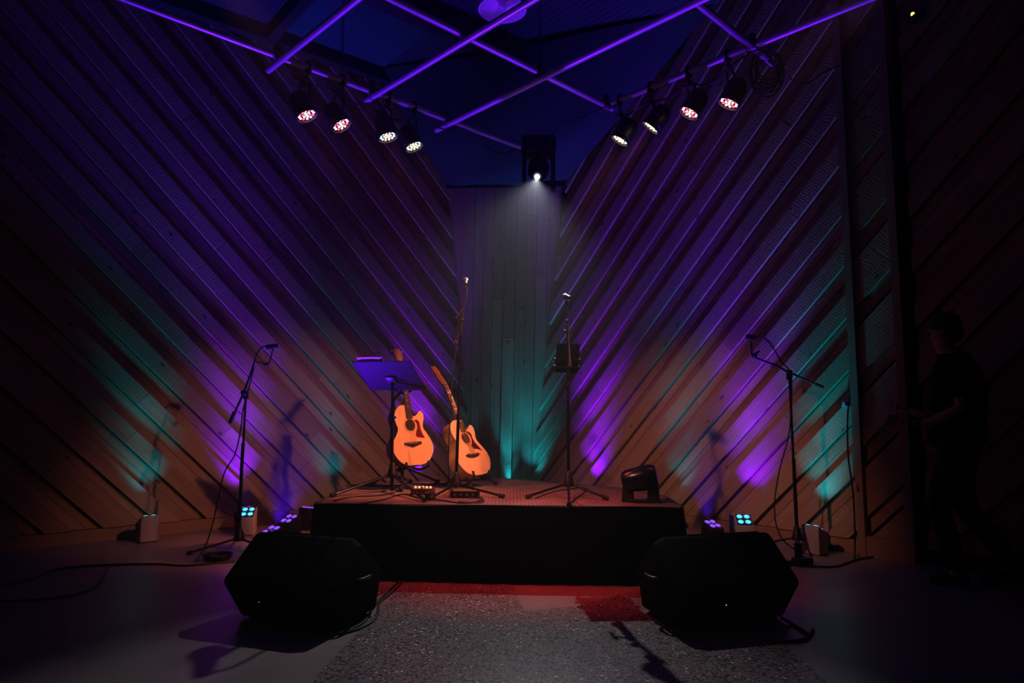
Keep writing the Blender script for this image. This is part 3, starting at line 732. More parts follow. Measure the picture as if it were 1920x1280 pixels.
m = MB(); m.cyl(at(1064, 612, y2 - .02), at(1065, 640, y2 - .02), 0.013, n=10); m.cyl(at(1055, 620, y2 - .03), at(1066, 619, y2 - .03), 0.006, n=8); m.cyl(at(1055, 616, y2 - .03), at(1055, 632, y2 - .03), 0.006, n=8); m.ball((0, 0, 0), 0.014, Matrix.Translation(at(1063, 602, y2 - .02))); m.build('boom_clutch', PLAST, ms2)
m = MB(); m.tube([c1, at(1063, 570, y2 + 0.03), at(1064, 563, y2 + 0.02)], [0.009, 0.015, 0.017], 10); m.build('microphone_clip', PLAST, ms2)
m = MB()
tcn = at(1064, 672, y2 + 0.085)
m.cyl(at(1064, 672, y2), at(1064, 672, y2 + 0.085), 0.012, n=10)
TW, TH = 0.178, 0.235
TM_ = Matrix.Translation(tcn) @ Matrix.Rotation(R(29), 4, 'X') @ Matrix.Rotation(R(2), 4, 'Y')
for sx in (-1, 1):
    for dz in (-0.068, -0.008):
        m.box((0, 0, 0), (0.014, 0.026, 0.018), TM_ @ Matrix.Translation((sx * (TW / 2 + 0.006), 0.0, dz)), bev=0.004)
m.box((0, 0, 0), (TW + 0.01, 0.008, 0.014), TM_ @ Matrix.Translation((0, -0.006, -0.068))); m.box((0, 0, 0), (TW + 0.01, 0.008, 0.014), TM_ @ Matrix.Translation((0, -0.006, -0.008)))
th = m.build('tablet_holder', PLAST, ms2); 
base(ms2, bc2)
tb = thing('tablet', 'black tablet held upright on the right microphone stand, back to the viewer', 'tablet')
Mt = TM_ @ Matrix.Translation((0, 0.008, 0))
m = MB(); m.box((0, 0, 0), (TW, 0.009, TH + 0.01), Mt, bev=0.003); m.build('case', mat('matt_black_case', (0.006, 0.006, 0.006), 0.9, spec=0.05), tb)
m = MB(); m.box((0, 0.0052, 0), (TW - 0.02, 0.001, TH - 0.02), Mt); m.build('screen', mat('dark_glass', (0.01, 0.01, 0.012), 0.1), tb)
base(tb, tcn)
mic_handheld('microphone', at(1060, 556, y2 + 0.02), at(1070, 558, y2 - 0.09), 'silver-headed microphone on the right stand above the tablet')

# ------------------------------------------------------------------ music stand
mu = thing('music_stand', 'black music stand with a slanted desk on the stage, violet-lit from behind', 'music stand')
bc3 = onz(735, 922, SZ); y3 = bc3.y
tripod(mu, bc3, SZ + 0.13, [onz(622, 932, SZ), onz(796, 941, SZ), onz(770, 905, SZ)], leg_r=0.011)
TR_, TL_, BRc, BLc = at(768, 677, y3 - 0.33), at(660, 678, y3 - 0.13), at(800, 731, y3 - 0.02), at(695, 731, y3 + 0.18)
cD = (TR_ + TL_ + BRc + BLc) / 4
m = MB(); m.cyl(V((bc3.x, bc3.y, SZ + 0.01)), at(735, 765, y3), 0.014, n=10); m.cyl(at(735, 790, y3), at(736, 712, y3 - .02), 0.0105, n=10); m.build('pole', BLKG, mu)
m = MB(); m.cyl(at(735, 788, y3), at(735, 778, y3), 0.02, n=12); m.cyl(at(735, 783, y3), at(742, 782, y3 - .03), 0.008, n=8); m.build('height_clutch', PLAST, mu)
m = MB(); nn = (TR_ - TL_).cross(BLc - TL_).normalized()
if nn.z < 0: nn = -nn
ex = (TR_ - TL_).normalized(); ey = (BLc - TL_).normalized()
m.add([TL_, TR_, BRc, BLc, TL_ + nn * .004, TR_ + nn * .004, BRc + nn * .004, BLc + nn * .004], [(0, 1, 2, 3), (7, 6, 5, 4), (0, 4, 5, 1), (1, 5, 6, 2), (2, 6, 7, 3), (3, 7, 4, 0)])
for a, c in ((TL_, TR_), (TR_, BRc), (TL_, BLc)): m.tube([a, c], 0.004, 6)
m.build('desk', mat('satin_black_desk', (0.006, 0.006, 0.007), 0.6, 0.0, spec=0.1), mu, smooth=False)
m = MB(); m.add([BLc, BRc, BRc + nn * .05, BLc + nn * .05, BLc + ey * .003, BRc + ey * .003, BRc + nn * .05 + ey * .003, BLc + nn * .05 + ey * .003], [(0, 1, 2, 3), (7, 6, 5, 4), (0, 4, 5, 1), (1, 5, 6, 2), (2, 6, 7, 3), (3, 7, 4, 0)]); m.build('lip', BLK, mu, smooth=False)
m = MB(); 
bkM = Matrix((ex, ey, nn)).transposed().to_4x4(); bkM.translation = at(735, 712, y3 - .04)
m.box((0, 0, 0), (0.085, 0.10, 0.03), bkM, bev=0.01); m.cyl(at(736, 722, y3 - .02), at(736, 705, y3 - .03), 0.02, n=12); m.cyl(at(732, 730, y3 - .05), at(746, 732, y3 - .05), 0.008, n=8); m.build('tilt_bracket', PLAST, mu)
base(mu, bc3)
# sheets of paper lying on the desk
pap = thing('sheet_music', 'white sheets of paper lying on the music stand desk', 'paper')
sp = TL_.lerp(TR_, 0.10) + nn * 0.008
for k in range(3):
    m = MB(); a = sp + ex * 0.012 * k + nn * 0.0025 * k - ey * 0.0; W_, H_ = 0.20, 0.28; vs_ = []
    for j in range(5):
        for i in range(5):
            vs_.append(a + ex * W_ * i / 4 + ey * (H_ * j / 4 - 0.035 + 0.003 * k) + nn * (0.004 * (1 - j / 4) ** 2 + 0.003 * math.sin(i * 0.9 + k) * (1 - j / 4) + 0.004 * (1 - j / 4) * (i / 4)))
    m.add(vs_, [(j * 5 + i, j * 5 + i + 1, (j + 1) * 5 + i + 1, (j + 1) * 5 + i) for j in range(4) for i in range(4)])
    o = m.build('page', PAPER, pap); o.modifiers.new('t', 'SOLIDIFY').thickness = 0.0006
base(pap, sp)

# ------------------------------------------------------------------ guitars
def outline():
    p = [(0, 0), (0.09, 0.006), (0.155, 0.045), (0.197, 0.115), (0.198, 0.175), (0.165, 0.245), (0.128, 0.30), (0.128, 0.345), (0.142, 0.385), (0.146, 0.425), (0.132, 0.45), (0.108, 0.448), (0.085, 0.425), (0.058, 0.408), (0.032, 0.42), (0.027, 0.505),
         (-0.03, 0.507), (-0.085, 0.497), (-0.128, 0.455), (-0.143, 0.40), (-0.135, 0.345), (-0.124, 0.305), (-0.15, 0.25), (-0.192, 0.185), (-0.198, 0.12), (-0.155, 0.045), (-0.09, 0.006)]
    return [(q.x, q.y) for q in cat_rom([(a, b, 0) for a, b in p], 4, closed=True)]
def circ(cx, cz, r, n=28): return [(cx + r * math.cos(2 * math.pi * k / n), cz + r * math.sin(2 * math.pi * k / n)) for k in range(n)]
def ring(m, cx, cz, r0, r1, y, n=32):
    a = [(cx + r0 * math.cos(2 * math.pi * k / n), y, cz + r0 * math.sin(2 * math.pi * k / n)) for k in range(n)]
    b = [(cx + r1 * math.cos(2 * math.pi * k / n), y, cz + r1 * math.sin(2 * math.pi * k / n)) for k in range(n)]
    a2 = [(p[0], y + 0.002, p[2]) for p in a]; b2 = [(p[0], y + 0.002, p[2]) for p in b]
    fs = []
    for k in range(n):
        j = (k + 1) % n; fs += [(k, j, n + j, n + k), (n + k, n + j, 3 * n + j, 3 * n + k), (2 * n + j, 2 * n + k, 3 * n + k, 3 * n + j), (k, 2 * n + k, 2 * n + j, j)]
    m.add(a + b + a2 + b2, fs)
def guitar(label, sides, guardm, nstr, guard_poly, head_len, bridge_curve):
    """local: x right seen from the front, y into the body, z along the neck; z=0 at the tail"""
    g = thing('acoustic_guitar', label, 'guitar', 'acoustic guitars on stage')
    ol = outline(); D = 0.105
    m = MB(); m.prism(ol, 0.003, D); bo = m.build('body', sides, g, angle=50)
    # soundboard: a ring of quads from outline to the sound hole, where a dark disc closes the opening
    SH = (0, 0.335); n = len(ol); rh = 0.05
    m = MB(); outer = [(p[0] * 0.985, 0.0, 0.25 + (p[1] - 0.25) * 0.99) for p in ol]
    inner = []
    for p in ol:
        a = math.atan2(p[1] - SH[1], p[0] - SH[0]); inner.append((SH[0] + rh * math.cos(a), 0.0, SH[1] + rh * math.sin(a)))
    vs_ = outer + inner + [(p[0], 0.004, p[2]) for p in outer] + [(p[0], 0.004, p[2]) for p in inner]
    fs_ = []
    for k in range(n):
        j = (k + 1) % n; fs_ += [(k, j, n + j, n + k), (2 * n + j, 2 * n + k, 3 * n + k, 3 * n + j), (k, 2 * n + k, 2 * n + j, j), (n + j, 3 * n + j, 3 * n + k, n + k)]
    m.add(vs_, fs_); top = m.build('soundboard', M_SPRUCE, g, angle=30)
    m = MB(); m.add([(p[0], 0.0025, p[1]) for p in circ(0, .335, .049)], [tuple(range(28))]); m.add([(p[0], 0.0020, p[1]) for p in circ(0, .335, .049)], [tuple(range(27, -1, -1))]); m.build('sound_hole_shade', mat('painted_hole_shade', (0.02, 0.009, 0.006), 0.9), top)  # flat disc, its dark colour paints the shade inside the hole
    m = MB(); ring(m, 0, 0.335, 0.056, 0.066, -0.0015); m.build('rosette', mat('rosette_inlay', (0.55, 0.33, 0.16), 0.3), top)
    m = MB(); edge = [(p[0], 0.001, p[1]) for p in ol]; m.tube([V(p) for p in edge] + [V(edge[0])], 0.0028, 5, cap=False); m.build('binding', IVORY, g)
    m = MB(); m.prism(guard_poly, -0.0025, 0.0); m.build('pickguard', guardm, top)
    m = MB(); m.prism(bridge_curve, -0.010, 0.0, bev=0.0015); br = m.build('bridge', EBONY, top)
    m = MB(); m.box((0, -0.012, 0.180), (0.075, 0.005, 0.003)); m.build('saddle', IVORY, br)
    # neck, fretboard
    zn = 0.862
    m = MB(); 
    prof = lambda z, w_: [(-w_, -0.004, z), (w_, -0.004, z), (w_ * 0.9, 0.010, z), (w_ * 0.4, 0.019, z), (-w_ * 0.4, 0.019, z), (-w_ * 0.9, 0.010, z)]
    sec = [prof(0.50, 0.0275), prof(0.55, 0.027), prof(zn, 0.022)]
    vs_ = [p for s_ in sec for p in s_]; fs_ = [tuple(range(5, -1, -1)), tuple(range(12, 18))]
    for i in range(2):
        for k in range(6): fs_.append((i * 6 + k, i * 6 + (k + 1) % 6, (i + 1) * 6 + (k + 1) % 6, (i + 1) * 6 + k))
    m.add(vs_, fs_); m.box((0, 0.035, 0.515), (0.045, 0.06, 0.03), bev=0.006); nk = m.build('neck', NECKW, g)
    m = MB(); m.add([(-0.028, -0.0095, 0.392), (0.028, -0.0095, 0.392), (0.022, -0.0095, zn), (-0.022, -0.0095, zn), (-0.028, -0.001, 0.392), (0.028, -0.001, 0.392), (0.022, -0.001, zn), (-0.022, -0.001, zn)], [(0, 1, 2, 3), (7, 6, 5, 4), (0, 4, 5, 1), (1, 5, 6, 2), (2, 6, 7, 3), (3, 7, 4, 0)]); fb = m.build('fretboard', EBONY, g, smooth=False)
    m = MB(); sl = 0.645
    for k in range(1, 21):
        z = zn - sl * (1 - 2 ** (-k / 12)); w_ = 0.022 + (zn - z) / (zn - 0.392) * 0.006
        if z > 0.395: m.box((0, -0.0102, z), (w_ * 2, 0.0016, 0.0016))
    m.build('frets', CHROME, fb, smooth=False)
    m = MB()
    for k in (3, 5, 7, 9, 12, 15):
        z = zn - sl * (1 - 2 ** (-(k - .5) / 12)); m.box((0, -0.0097, z), (0.030 if nstr == 12 else 0.008, 0.0008, 0.010 if nstr == 12 else 0.008))
    m.build('inlays', PEARL, fb, smooth=False)
    # headstock tilts back a little
    HM = Matrix.Translation((0, -0.002, zn)) @ Matrix.Rotation(R(-13), 4, 'X')
    hp = [(-0.022, 0), (0.022, 0), (0.033, 0.035), (0.036, head_len - 0.01), (0.018, head_len + 0.004), (0, head_len - 0.006), (-0.018, head_len + 0.004), (-0.036, head_len - 0.01), (-0.033, 0.035)]
    m = MB(); m.prism(hp, -0.003, 0.013, HM, bev=0.0015); hs = m.build('headstock', NECKW, g)
    m = MB(); m.prism([(a * 0.93, 0.004 + b * 0.96) for a, b in hp], -0.0045, -0.003, HM); m.build('face_veneer', FACEW, hs)
    m = MB(); m.box((0, -0.008, zn + 0.002), (0.044, 0.008, 0.005)); m.build('nut', IVORY, hs)
    npeg = nstr // 2
    for sgn in (-1, 1):
        for k in range(npeg):
            z = 0.045 + k * (head_len - 0.065) / (npeg - 1)
            m = MB(); m.cyl((sgn * 0.022, -0.014, z), (sgn * 0.022, 0.0, z), 0.004, n=8, M=HM); m.cyl((sgn * 0.03, 0.007, z), (sgn * 0.046, 0.007, z), 0.0022, n=6, M=HM)
            m.ball((sgn * 0.053, 0.007, z), 0.008, HM, sc=(1, 0.5, 0.75), n=10); m.build('tuning_peg', CHROME, hs)
    # strings
    m = MB(); cnt = 6 if nstr == 6 else 12
    for k in range(cnt):
        f = k / (cnt - 1) * 2 - 1 if cnt == 6 else ((k // 2) / 5 * 2 - 1 + (0.05 if k % 2 else -0.05))
        pegz = 0.045 + (k % npeg) * (head_len - 0.065) / (npeg - 1)
        pk = HM @ V((math.copysign(0.022, f), -0.010, pegz))
        m.tube([(f * 0.030, -0.0095, 0.170), (f * 0.029, -0.0155, 0.180), (f * 0.018, -0.0135, zn), pk], 0.0007, 4)
    m.build('strings', BRASS, g)
    m = MB(); m.ball((0, 0.05, -0.004), 0.008, n=10); m.build('strap_button', CHROME, g)
    return g
def place(root, p, U, Nrm, Mx=None):
    U = V(U).normalized(); N_ = V(Nrm); N_ = (N_ - U * N_.dot(U)).normalized(); X = N_.cross(U) * -1
    if X.dot(V((1, 0, 0))) < 0: X = -X
    Y = U.cross(X); M = Matrix((X, Y, U)).transposed().to_4x4(); M.translation = V(p); root.matrix_world = M; return M
g1 = guitar('natural-top cutaway acoustic guitar with dark red sides and red pickguard, behind the music stand', ROSE, TORT, 6,
            [(0.045, 0.375), (0.075, 0.382), (0.096, 0.36), (0.098, 0.30), (0.108, 0.262), (0.128, 0.222), (0.05, 0.232), (0.042, 0.25), (0.052, 0.282), (0.068, 0.31), (0.069, 0.345)], 0.165,
            [(-0.085, 0.182), (-0.08, 0.192), (0.08, 0.192), (0.086, 0.182), (0.084, 0.172), (0.045, 0.163), (0.0, 0.148), (-0.045, 0.163), (-0.084, 0.172)])
G1P = at(780, 871, 5.72); G1U = V((-0.19, 0.19, 1)).normalized()
MG1 = place(g1, G1P, G1U, (math.sin(R(43)), -math.cos(R(43)), 0.2))
g2 = guitar('acoustic guitar with twelve tuning pegs, pale sides and dark pickguard, leaning left', MAPLE, TORT2, 12,
            [(0.03, 0.40), (0.062, 0.395), (0.088, 0.37), (0.082, 0.335), (0.09, 0.29), (0.115, 0.255), (0.142, 0.205), (0.105, 0.225), (0.05, 0.232), (0.03, 0.262), (0.055, 0.29), (0.068, 0.32), (0.066, 0.36), (0.045, 0.385)], 0.215,
            [(-0.088, 0.180), (-0.06, 0.19), (0.06, 0.19), (0.09, 0.186), (0.078, 0.170), (0.05, 0.160), (0.0, 0.155), (-0.045, 0.158), (-0.075, 0.166)])
G2P = at(900, 889, 5.82); G2U = V((-0.43, 0.30, 1)).normalized()
MG2 = place(g2, G2P, G2U, (math.sin(R(52)), -math.cos(R(52)), 0.18))

# guitar stands
gs = thing('guitar_stand', 'tall black guitar stand with a neck yoke, holding the guitar with red pickguard', 'guitar stand')
gb = MG1 @ V((0, 0.20, 0)); gb = V((gb.x, gb.y + 0.02, SZ)); hubz = SZ + 0.17
nk_ = MG1 @ V((0, 0.05, 0.62)); cr = MG1 @ V((0, 0.03, -0.02))
poleA = V((gb.x, gb.y, SZ + 0.05)); poleB = MG1 @ V((-0.01, 0.19, 0.52))
m = MB(); m.tube(cat_rom([poleA, poleA.lerp(poleB, .5), poleB, MG1 @ V((-0.02, 0.15, 0.60)), MG1 @ V((-0.01, 0.07, 0.63))], 5), 0.012, 10); m.build('pole', BLK, gs)
m = MB(); yk = [MG1 @ V((-0.045, -0.03, 0.635)), MG1 @ V((-0.042, 0.03, 0.63)), MG1 @ V((0, 0.055, 0.63)), MG1 @ V((0.042, 0.03, 0.63)), MG1 @ V((0.045, -0.03, 0.635))]; m.tube(cat_rom(yk, 4), 0.011, 8); m.build('neck_yoke', RUB, gs)
m = MB()
for sx in (-1, 1): m.tube(cat_rom([V((gb.x, gb.y, hubz + .03)), MG1 @ V((sx * 0.10, 0.12, -0.022)), MG1 @ V((sx * 0.11, -0.015, -0.018)), MG1 @ V((sx * 0.112, -0.025, 0.02))], 4), 0.010, 8)
m.build('cradle', RUB, gs)
for f in (onz(822, 906, SZ), onz(700, 908, SZ), onz(752, 922, SZ)):
    m = MB(); m.tube([V((gb.x, gb.y, hubz)), f + V((0, 0, .015))], 0.010, 8); lg = m.build('leg', BLK, gs)
    m = MB(); dd = (f + V((0, 0, .015)) - V((gb.x, gb.y, hubz))).normalized(); m.cyl(f + V((0, 0, .015)) - dd * .03, f + V((0, 0, .015)) + dd * .008, 0.015, n=8); m.build('rubber_foot', RUB, lg)
m = MB(); m.cyl(V((gb.x, gb.y, hubz - .03)), V((gb.x, gb.y, hubz + .05)), 0.022, n=12); m.build('hub', PLAST, gs)
base(gs, gb)
g2s = thing('guitar_stand', 'low black folding guitar stand under the leaning pale-sided guitar', 'guitar stand')
hb = MG2 @ V((0, 0.14, -0.01)); hb = V((hb.x, hb.y + .04, SZ))
hx = (MG2.to_3x3() @ V((1, 0, 0))).normalized(); hx.z = 0; hx.normalize()
hy = V((-hx.y, hx.x, 0))
for sx in (-1, 1):
    a = hb + hx * sx * 0.10 + V((0, 0, .10)); 
    fr = MG2 @ V((sx * 0.10, -0.02, 0.02 + 0.012 * (sx < 0)))
    m = MB(); m.tube(cat_rom([a + hy * .05 + V((0, 0, .04)), a, MG2 @ V((sx * 0.10, 0.06, -0.028)), MG2 @ V((sx * 0.10, -0.012, -0.018)), fr + hy * -0.005], 4), 0.010, 8); m.build('cradle_arm', RUB, g2s)
for (a, f) in ((-1, -1), (-1, 1), (1, -1), (1, 1)):
    p = hb + hx * a * 0.09 + V((0, 0, .12)); q = hb + hx * (a * 0.17 + (0.02 if f > 0 else 0)) + hy * (f * 0.17) + V((0, 0, .012))
    m = MB(); m.tube([p, q], 0.009, 8); lg = m.build('leg', BLK, g2s); m = MB(); m.cyl(q - (q - p).normalized() * .03, q, 0.013, n=8); m.build('rubber_foot', RUB, lg)
m = MB(); m.cyl(hb - hx * .11 + V((0, 0, .12)), hb + hx * .11 + V((0, 0, .12)), 0.012, n=10); m.build('crossbar', BLK, g2s)
base(g2s, hb)

# ------------------------------------------------------------------ pedals and cables on stage
pd = thing('effects_pedal', 'small pedal with a row of glowing knobs at the foot of the music stand', 'pedal')
pc_ = onz(793, 926, SZ); PM = Matrix.Translation(pc_ + V((0, 0, 0.022))) @ Matrix.Rotation(R(-8), 4, 'Z')
m = MB(); m.box((0, 0, 0), (0.17, 0.10, 0.044), PM, bev=0.006); m.build('case', mat('dark_red_case', (0.09, 0.012, 0.01), 0.35), pd)
for k in range(5):
    m = MB(); m.cyl((-0.066 + k * 0.030, 0.022, 0.022), (-0.066 + k * 0.030, 0.022, 0.036), 0.009, n=10, M=PM); m.build('knob', mat('lit_amber_knob', (0.7, 0.5, 0.25), 0.3, emit=(1, 0.62, 0.25), es=0.9), pd)
m = MB(); m.cyl((0.0, -0.028, 0.022), (0, -0.028, 0.034), 0.012, n=12, M=PM); m.build('foot_switch', CHROME, pd)
base(pd, pc_)
pd2 = thing('di_box', 'black box of controls on the stage behind the left microphone stand foot', 'audio box')
pc2 = onz(872, 932, SZ); PM = Matrix.Translation(pc2 + V((0, 0, 0.025))) @ Matrix.Rotation(R(-3), 4, 'Z')
m = MB(); m.box((0, 0, 0), (0.21, 0.11, 0.05), PM, bev=0.006); m.build('case', PLAST, pd2)
m = MB(); m.box((0, -0.02, 0.0265), (0.17, 0.008, 0.004), PM); m.build('light_bar', mat('amber_strip', (0.6, 0.3, 0.1), 0.4, emit=(1, 0.4, 0.1), es=0.12), pd2)
for k in range(4):
    m = MB(); m.cyl((-0.07 + k * 0.045, -0.055, 0.0), (-0.07 + k * 0.045, -0.064, 0.0), 0.010, n=10, M=PM); m.build('knob', DSTEEL, pd2)
base(pd2, pc2)
pd3 = thing('foot_switch_box', 'black foot switch at the stage edge between the two left tripods', 'pedal')
pc3 = onz(806, 934, SZ); PM = Matrix.Translation(pc3 + V((0.0, 0.02, 0.02))) @ Matrix.Rotation(R(6), 4, 'Z')
m = MB(); m.box((0, 0, 0), (0.075, 0.11, 0.04), PM, bev=0.006); m.build('case', PLAST, pd3)
m = MB(); m.cyl((0.0, -0.02, 0.02), (0, -0.02, 0.032), 0.014, n=12, M=PM); m.build('foot_switch', CHROME, pd3)
base(pd3, pc3)
def oc(*pp): return [onz(x, y, SZ + 0.006) for x, y in pp]
cable('stage_cable', oc((625, 939), (660, 931), (700, 929), (735, 924), (752, 915), (770, 917)), 'red-lit cable looping across the left end of the stage', 0.005)
cable('stage_cable', oc((672, 945), (720, 936), (757, 926), (790, 934), (830, 938), (870, 943), (900, 938), (904, 932)), 'cable wandering past the pedals along the stage edge', 0.005)
cable('stage_cable', oc((1063, 946), (1085, 930), (1100, 918), (1090, 914), (1040, 921), (1005, 933)), 'thin cable curled round the foot of the right microphone stand', 0.004)

# ------------------------------------------------------------------ floor fan on the stage
fn = thing('floor_fan', 'small black drum-shaped fan on a two-legged foot at the right front corner of the stage', 'fan')
fb_ = onz(1206, 945, SZ); FM = Matrix.Translation(V((fb_.x, fb_.y + 0.09, SZ))) @ Matrix.Rotation(R(-14), 4, 'Z')
DM = FM @ Matrix.Translation((0, 0, 0.165)) @ Matrix.Rotation(R(-12), 4, 'Y') @ Matrix.Rotation(R(90), 4, 'Y')
m = MB(); m.lathe([(0.052, -0.125), (0.066, -0.12), (0.078, -0.095), (0.084, -0.03), (0.09, 0.02), (0.086, 0.09), (0.07, 0.118), (0.04, 0.124)], 28, DM); m.build('drum_housing', BLKG, fn)
m = MB()
for k in range(4): 
    r_ = 0.012 + k * 0.011; m.tube([DM @ V((r_ * math.cos(a), r_ * math.sin(a), -0.127)) for a in [2 * math.pi * j / 20 for j in range(21)]], 0.0015, 5, cap=False)
for k in range(6):
    a = math.pi * k / 6; m.tube([DM @ V((0.05 * math.cos(a), 0.05 * math.sin(a), -0.127)), DM @ V((-0.05 * math.cos(a), -0.05 * math.sin(a), -0.127))], 0.0015, 4)
m.build('grille', GRILLE, fn)
for sx in (-1, 1):
    m = MB(); m.prism([(-0.045, 0.0), (-0.038, 0.10), (-0.02, 0.19), (0.02, 0.19), (0.038, 0.10), (0.045, 0.0), (0.026, 0.0), (0.0, 0.02), (-0.026, 0.0)], -0.017, 0.017, FM @ Matrix.Translation((sx * 0.088, 0, 0)), bev=0.004); m.build('leg', BLK, fn)
m = MB(); m.box((0, 0.0, 0.012), (0.19, 0.06, 0.02), FM, bev=0.004); m.build('crossbar', BLK, fn)
base(fn, (fb_.x, fb_.y + 0.09, SZ))

# ------------------------------------------------------------------ monitor wedges
def wedge(A, B, label, mirror=False):
    """A far end of the near bottom edge, B its end nearest the middle; profile in (depth, height)"""
    t = thing('stage_monitor', label, 'speaker', 'floor monitors in front of the stage')
    A = V(A); B = V(B); A.z = B.z = 0; ex = (B - A); L = ex.length; ex.normalize()
    ey = V((-ex.y, ex.x, 0)); 
    if ey.y < 0: ey = -ey
    prof = [(0.0, 0.012), (-0.15, 0.22), (-0.145, 0.245), (0.10, 0.445), (0.135, 0.45), (0.36, 0.26), (0.38, 0.22), (0.32, 0.012)]
    # cabinet: ends slope in a little towards the top and back
    def sec(x, sh): return [A + ex * (x + (sh if i in (5, 6) else 0) * 0.0) + ey * p[0] + V((0, 0, p[1])) for i, p in enumerate(prof)]
    n = len(prof); xs = [0.0, 0.025, L - 0.06, L]
    bm = bmesh.new(); rows = []
    for k, x in enumerate(xs):
        s_ = 0.90 if k in (0,) else (0.86 if k == 3 else 1.0); c = (0.10, 0.21)
        rows.append([bm.verts.new(A + ex * x + ey * (c[0] + (p[0] - c[0]) * s_) + V((0, 0, max(0.012, c[1] + (p[1] - c[1]) * s_)))) for p in prof])
    for k in range(3):
        for i in range(n): bm.faces.new((rows[k][i], rows[k][(i + 1) % n], rows[k + 1][(i + 1) % n], rows[k + 1][i]))
    bm.faces.new(rows[0]); bm.faces.new(rows[3][::-1])
    bmesh.ops.recalc_face_normals(bm, faces=bm.faces)
    bmesh.ops.bevel(bm, geom=list(bm.edges), offset=0.008, segments=2, profile=0.5, affect='EDGES')
    m = MB(); m.bm(bm); m.build('cabinet', WEDGE, t)
    # grille on the upper far slope (towards the performers)
    p1 = V((0, 0.135, 0.45)); p2 = V((0, 0.36, 0.26)); m = MB()
    a = A + ex * 0.05 + ey * 0.155 + V((0, 0, 0.445)); b2 = A + ex * (L - 0.09) + ey * 0.155 + V((0, 0, 0.445)); dn = (ey * 0.19 + V((0, 0, -0.16))); nn_ = V((0, 0, 0)) + (ey * 0.64 + V((0, 0, 0.76))) * 0.008
    m.add([a, b2, b2 + dn, a + dn, a + nn_, b2 + nn_, b2 + dn + nn_, a + dn + nn_], [(0, 1, 2, 3), (7, 6, 5, 4), (0, 4, 5, 1), (1, 5, 6, 2), (2, 6, 7, 3), (3, 7, 4, 0)]); m.build('grille', GRILLE, t, smooth=False)
    # end handle pocket and rubber feet
    e = A + ex * (L + 0.002) + ey * 0.14 + V((0, 0, 0.24)); m = MB(); m.tube(cat_rom([e + ey * -.06, e + ey * -.04 + ex * .02, e + ey * .04 + ex * .02, e + ey * .06], 4), 0.010, 8); m.build('handle', PLAST, t)
    for x in (0.06, L - 0.09):
        for y_ in (0.04, 0.27): m = MB(); m.cyl(A + ex * x + ey * y_, A + ex * x + ey * y_ + V((0, 0, 0.02)), 0.016, n=10); m.build('rubber_foot', RUB, t)
    # connector plate on the lower near face with a tiny pilot light
    q = A + ex * (0.17 if not mirror else L * .52) + ey * -0.079 + V((0, 0, 0.115)); nf = (ey * -0.81 + V((0, 0, -0.585))); zf = (ey * -0.585 + V((0, 0, 0.81)))
    PMx = Matrix((ex, -nf, zf)).transposed().to_4x4(); PMx.translation = q + nf * 0.004
    m = MB(); m.box((0, 0, 0), (0.13, 0.006, 0.09), PMx, bev=0.002); cp = m.build('connector_plate', GRILLE, t)
    m = MB(); m.cyl((-0.03, -0.004, -0.01), (-0.03, -0.016, -0.01), 0.012, n=10, M=PMx); m.cyl((0.01, -0.004, -0.01), (0.01, -0.016, -0.01), 0.012, n=10, M=PMx); m.build('socket', DSTEEL, cp)
    m = MB(); m.ball((0.045, -0.005, 0.02), 0.003, PMx, n=8); m.build('pilot_light', mat('pilot_orange' if mirror else 'pilot_blue', (0.2, 0.2, 0.2), 0.3, emit=(1, 0.35, 0.1) if mirror else (0.25, 0.4, 0.8), es=1.5 if mirror else 0.5), cp)
    return base(t, (A + B) / 2 + ey * 0.12)
wedge(onz(447, 1157), onz(651, 1182), 'black wedge-shaped floor monitor in front of the left end of the stage')
wedge(onz(1474, 1159), onz(1247, 1178), 'black wedge-shaped floor monitor in front of the right end of the stage', True)
def fc(*pp, z=0.007): return [onz(x, y, z) for x, y in pp]
cable('speaker_cable', fc((640, 1186), (662, 1178), (685, 1163), (700, 1138), (714, 1122), (732, 1105), (757, 1082), (775, 1073)), 'outer of two black cables curving from the left monitor to the stage', 0.008)
cable('speaker_cable', fc((636, 1188), (668, 1180), (697, 1166), (708, 1150), (712, 1130), (728, 1116), (748, 1098), (762, 1079), (772, 1068)), 'inner of two black cables curving from the left monitor to the stage', 0.0065)
cable('speaker_cable', [onz(1466, 1158, 0.05), onz(1480, 1166, 0.012), onz(1500, 1178, 0.008), onz(1518, 1188, 0.008), onz(1524, 1180, 0.008), onz(1512, 1196, 0.008), onz(1480, 1202, 0.008), onz(1440, 1200, 0.008)], 'black cable sticking out behind the right monitor', 0.009)
cable('floor_cable', fc((0, 1098), (60, 1085), (110, 1066), (200, 1059), (290, 1057), (345, 1060), (400, 1056), (440, 1052)), 'long black cable running along the floor to the left wall side', 0.008)
cable('floor_cable', fc((0, 1126), (70, 1124), (140, 1114), (180, 1098), (197, 1072), (205, 1060)), 'thin cable curling off the long one on the dark left floor', 0.006)
cable('floor_cable', fc((1460, 1063), (1490, 1060), (1530, 1062), (1570, 1061), (1610, 1048), (1660, 1042), (1760, 1041), (1900, 1038)), 'black cable running along the floor below the right column', 0.008)
# coil at the foot of the left boom stand
m = MB(); cc = onz(408, 1050)
for k in range(4):
    r_ = 0.075 + 0.008 * k; m.tube([cc + V((r_ * 1.1 * math.cos(a), r_ * math.sin(a), 0.008 + 0.012 * k)) for a in [2 * math.pi * j / 24 for j in range(25)]], 0.007, 6, cap=False)
tag(m.build('cable_coil', CABLE), 'small coil of black cable on the floor behind the left monitor', 'cable')

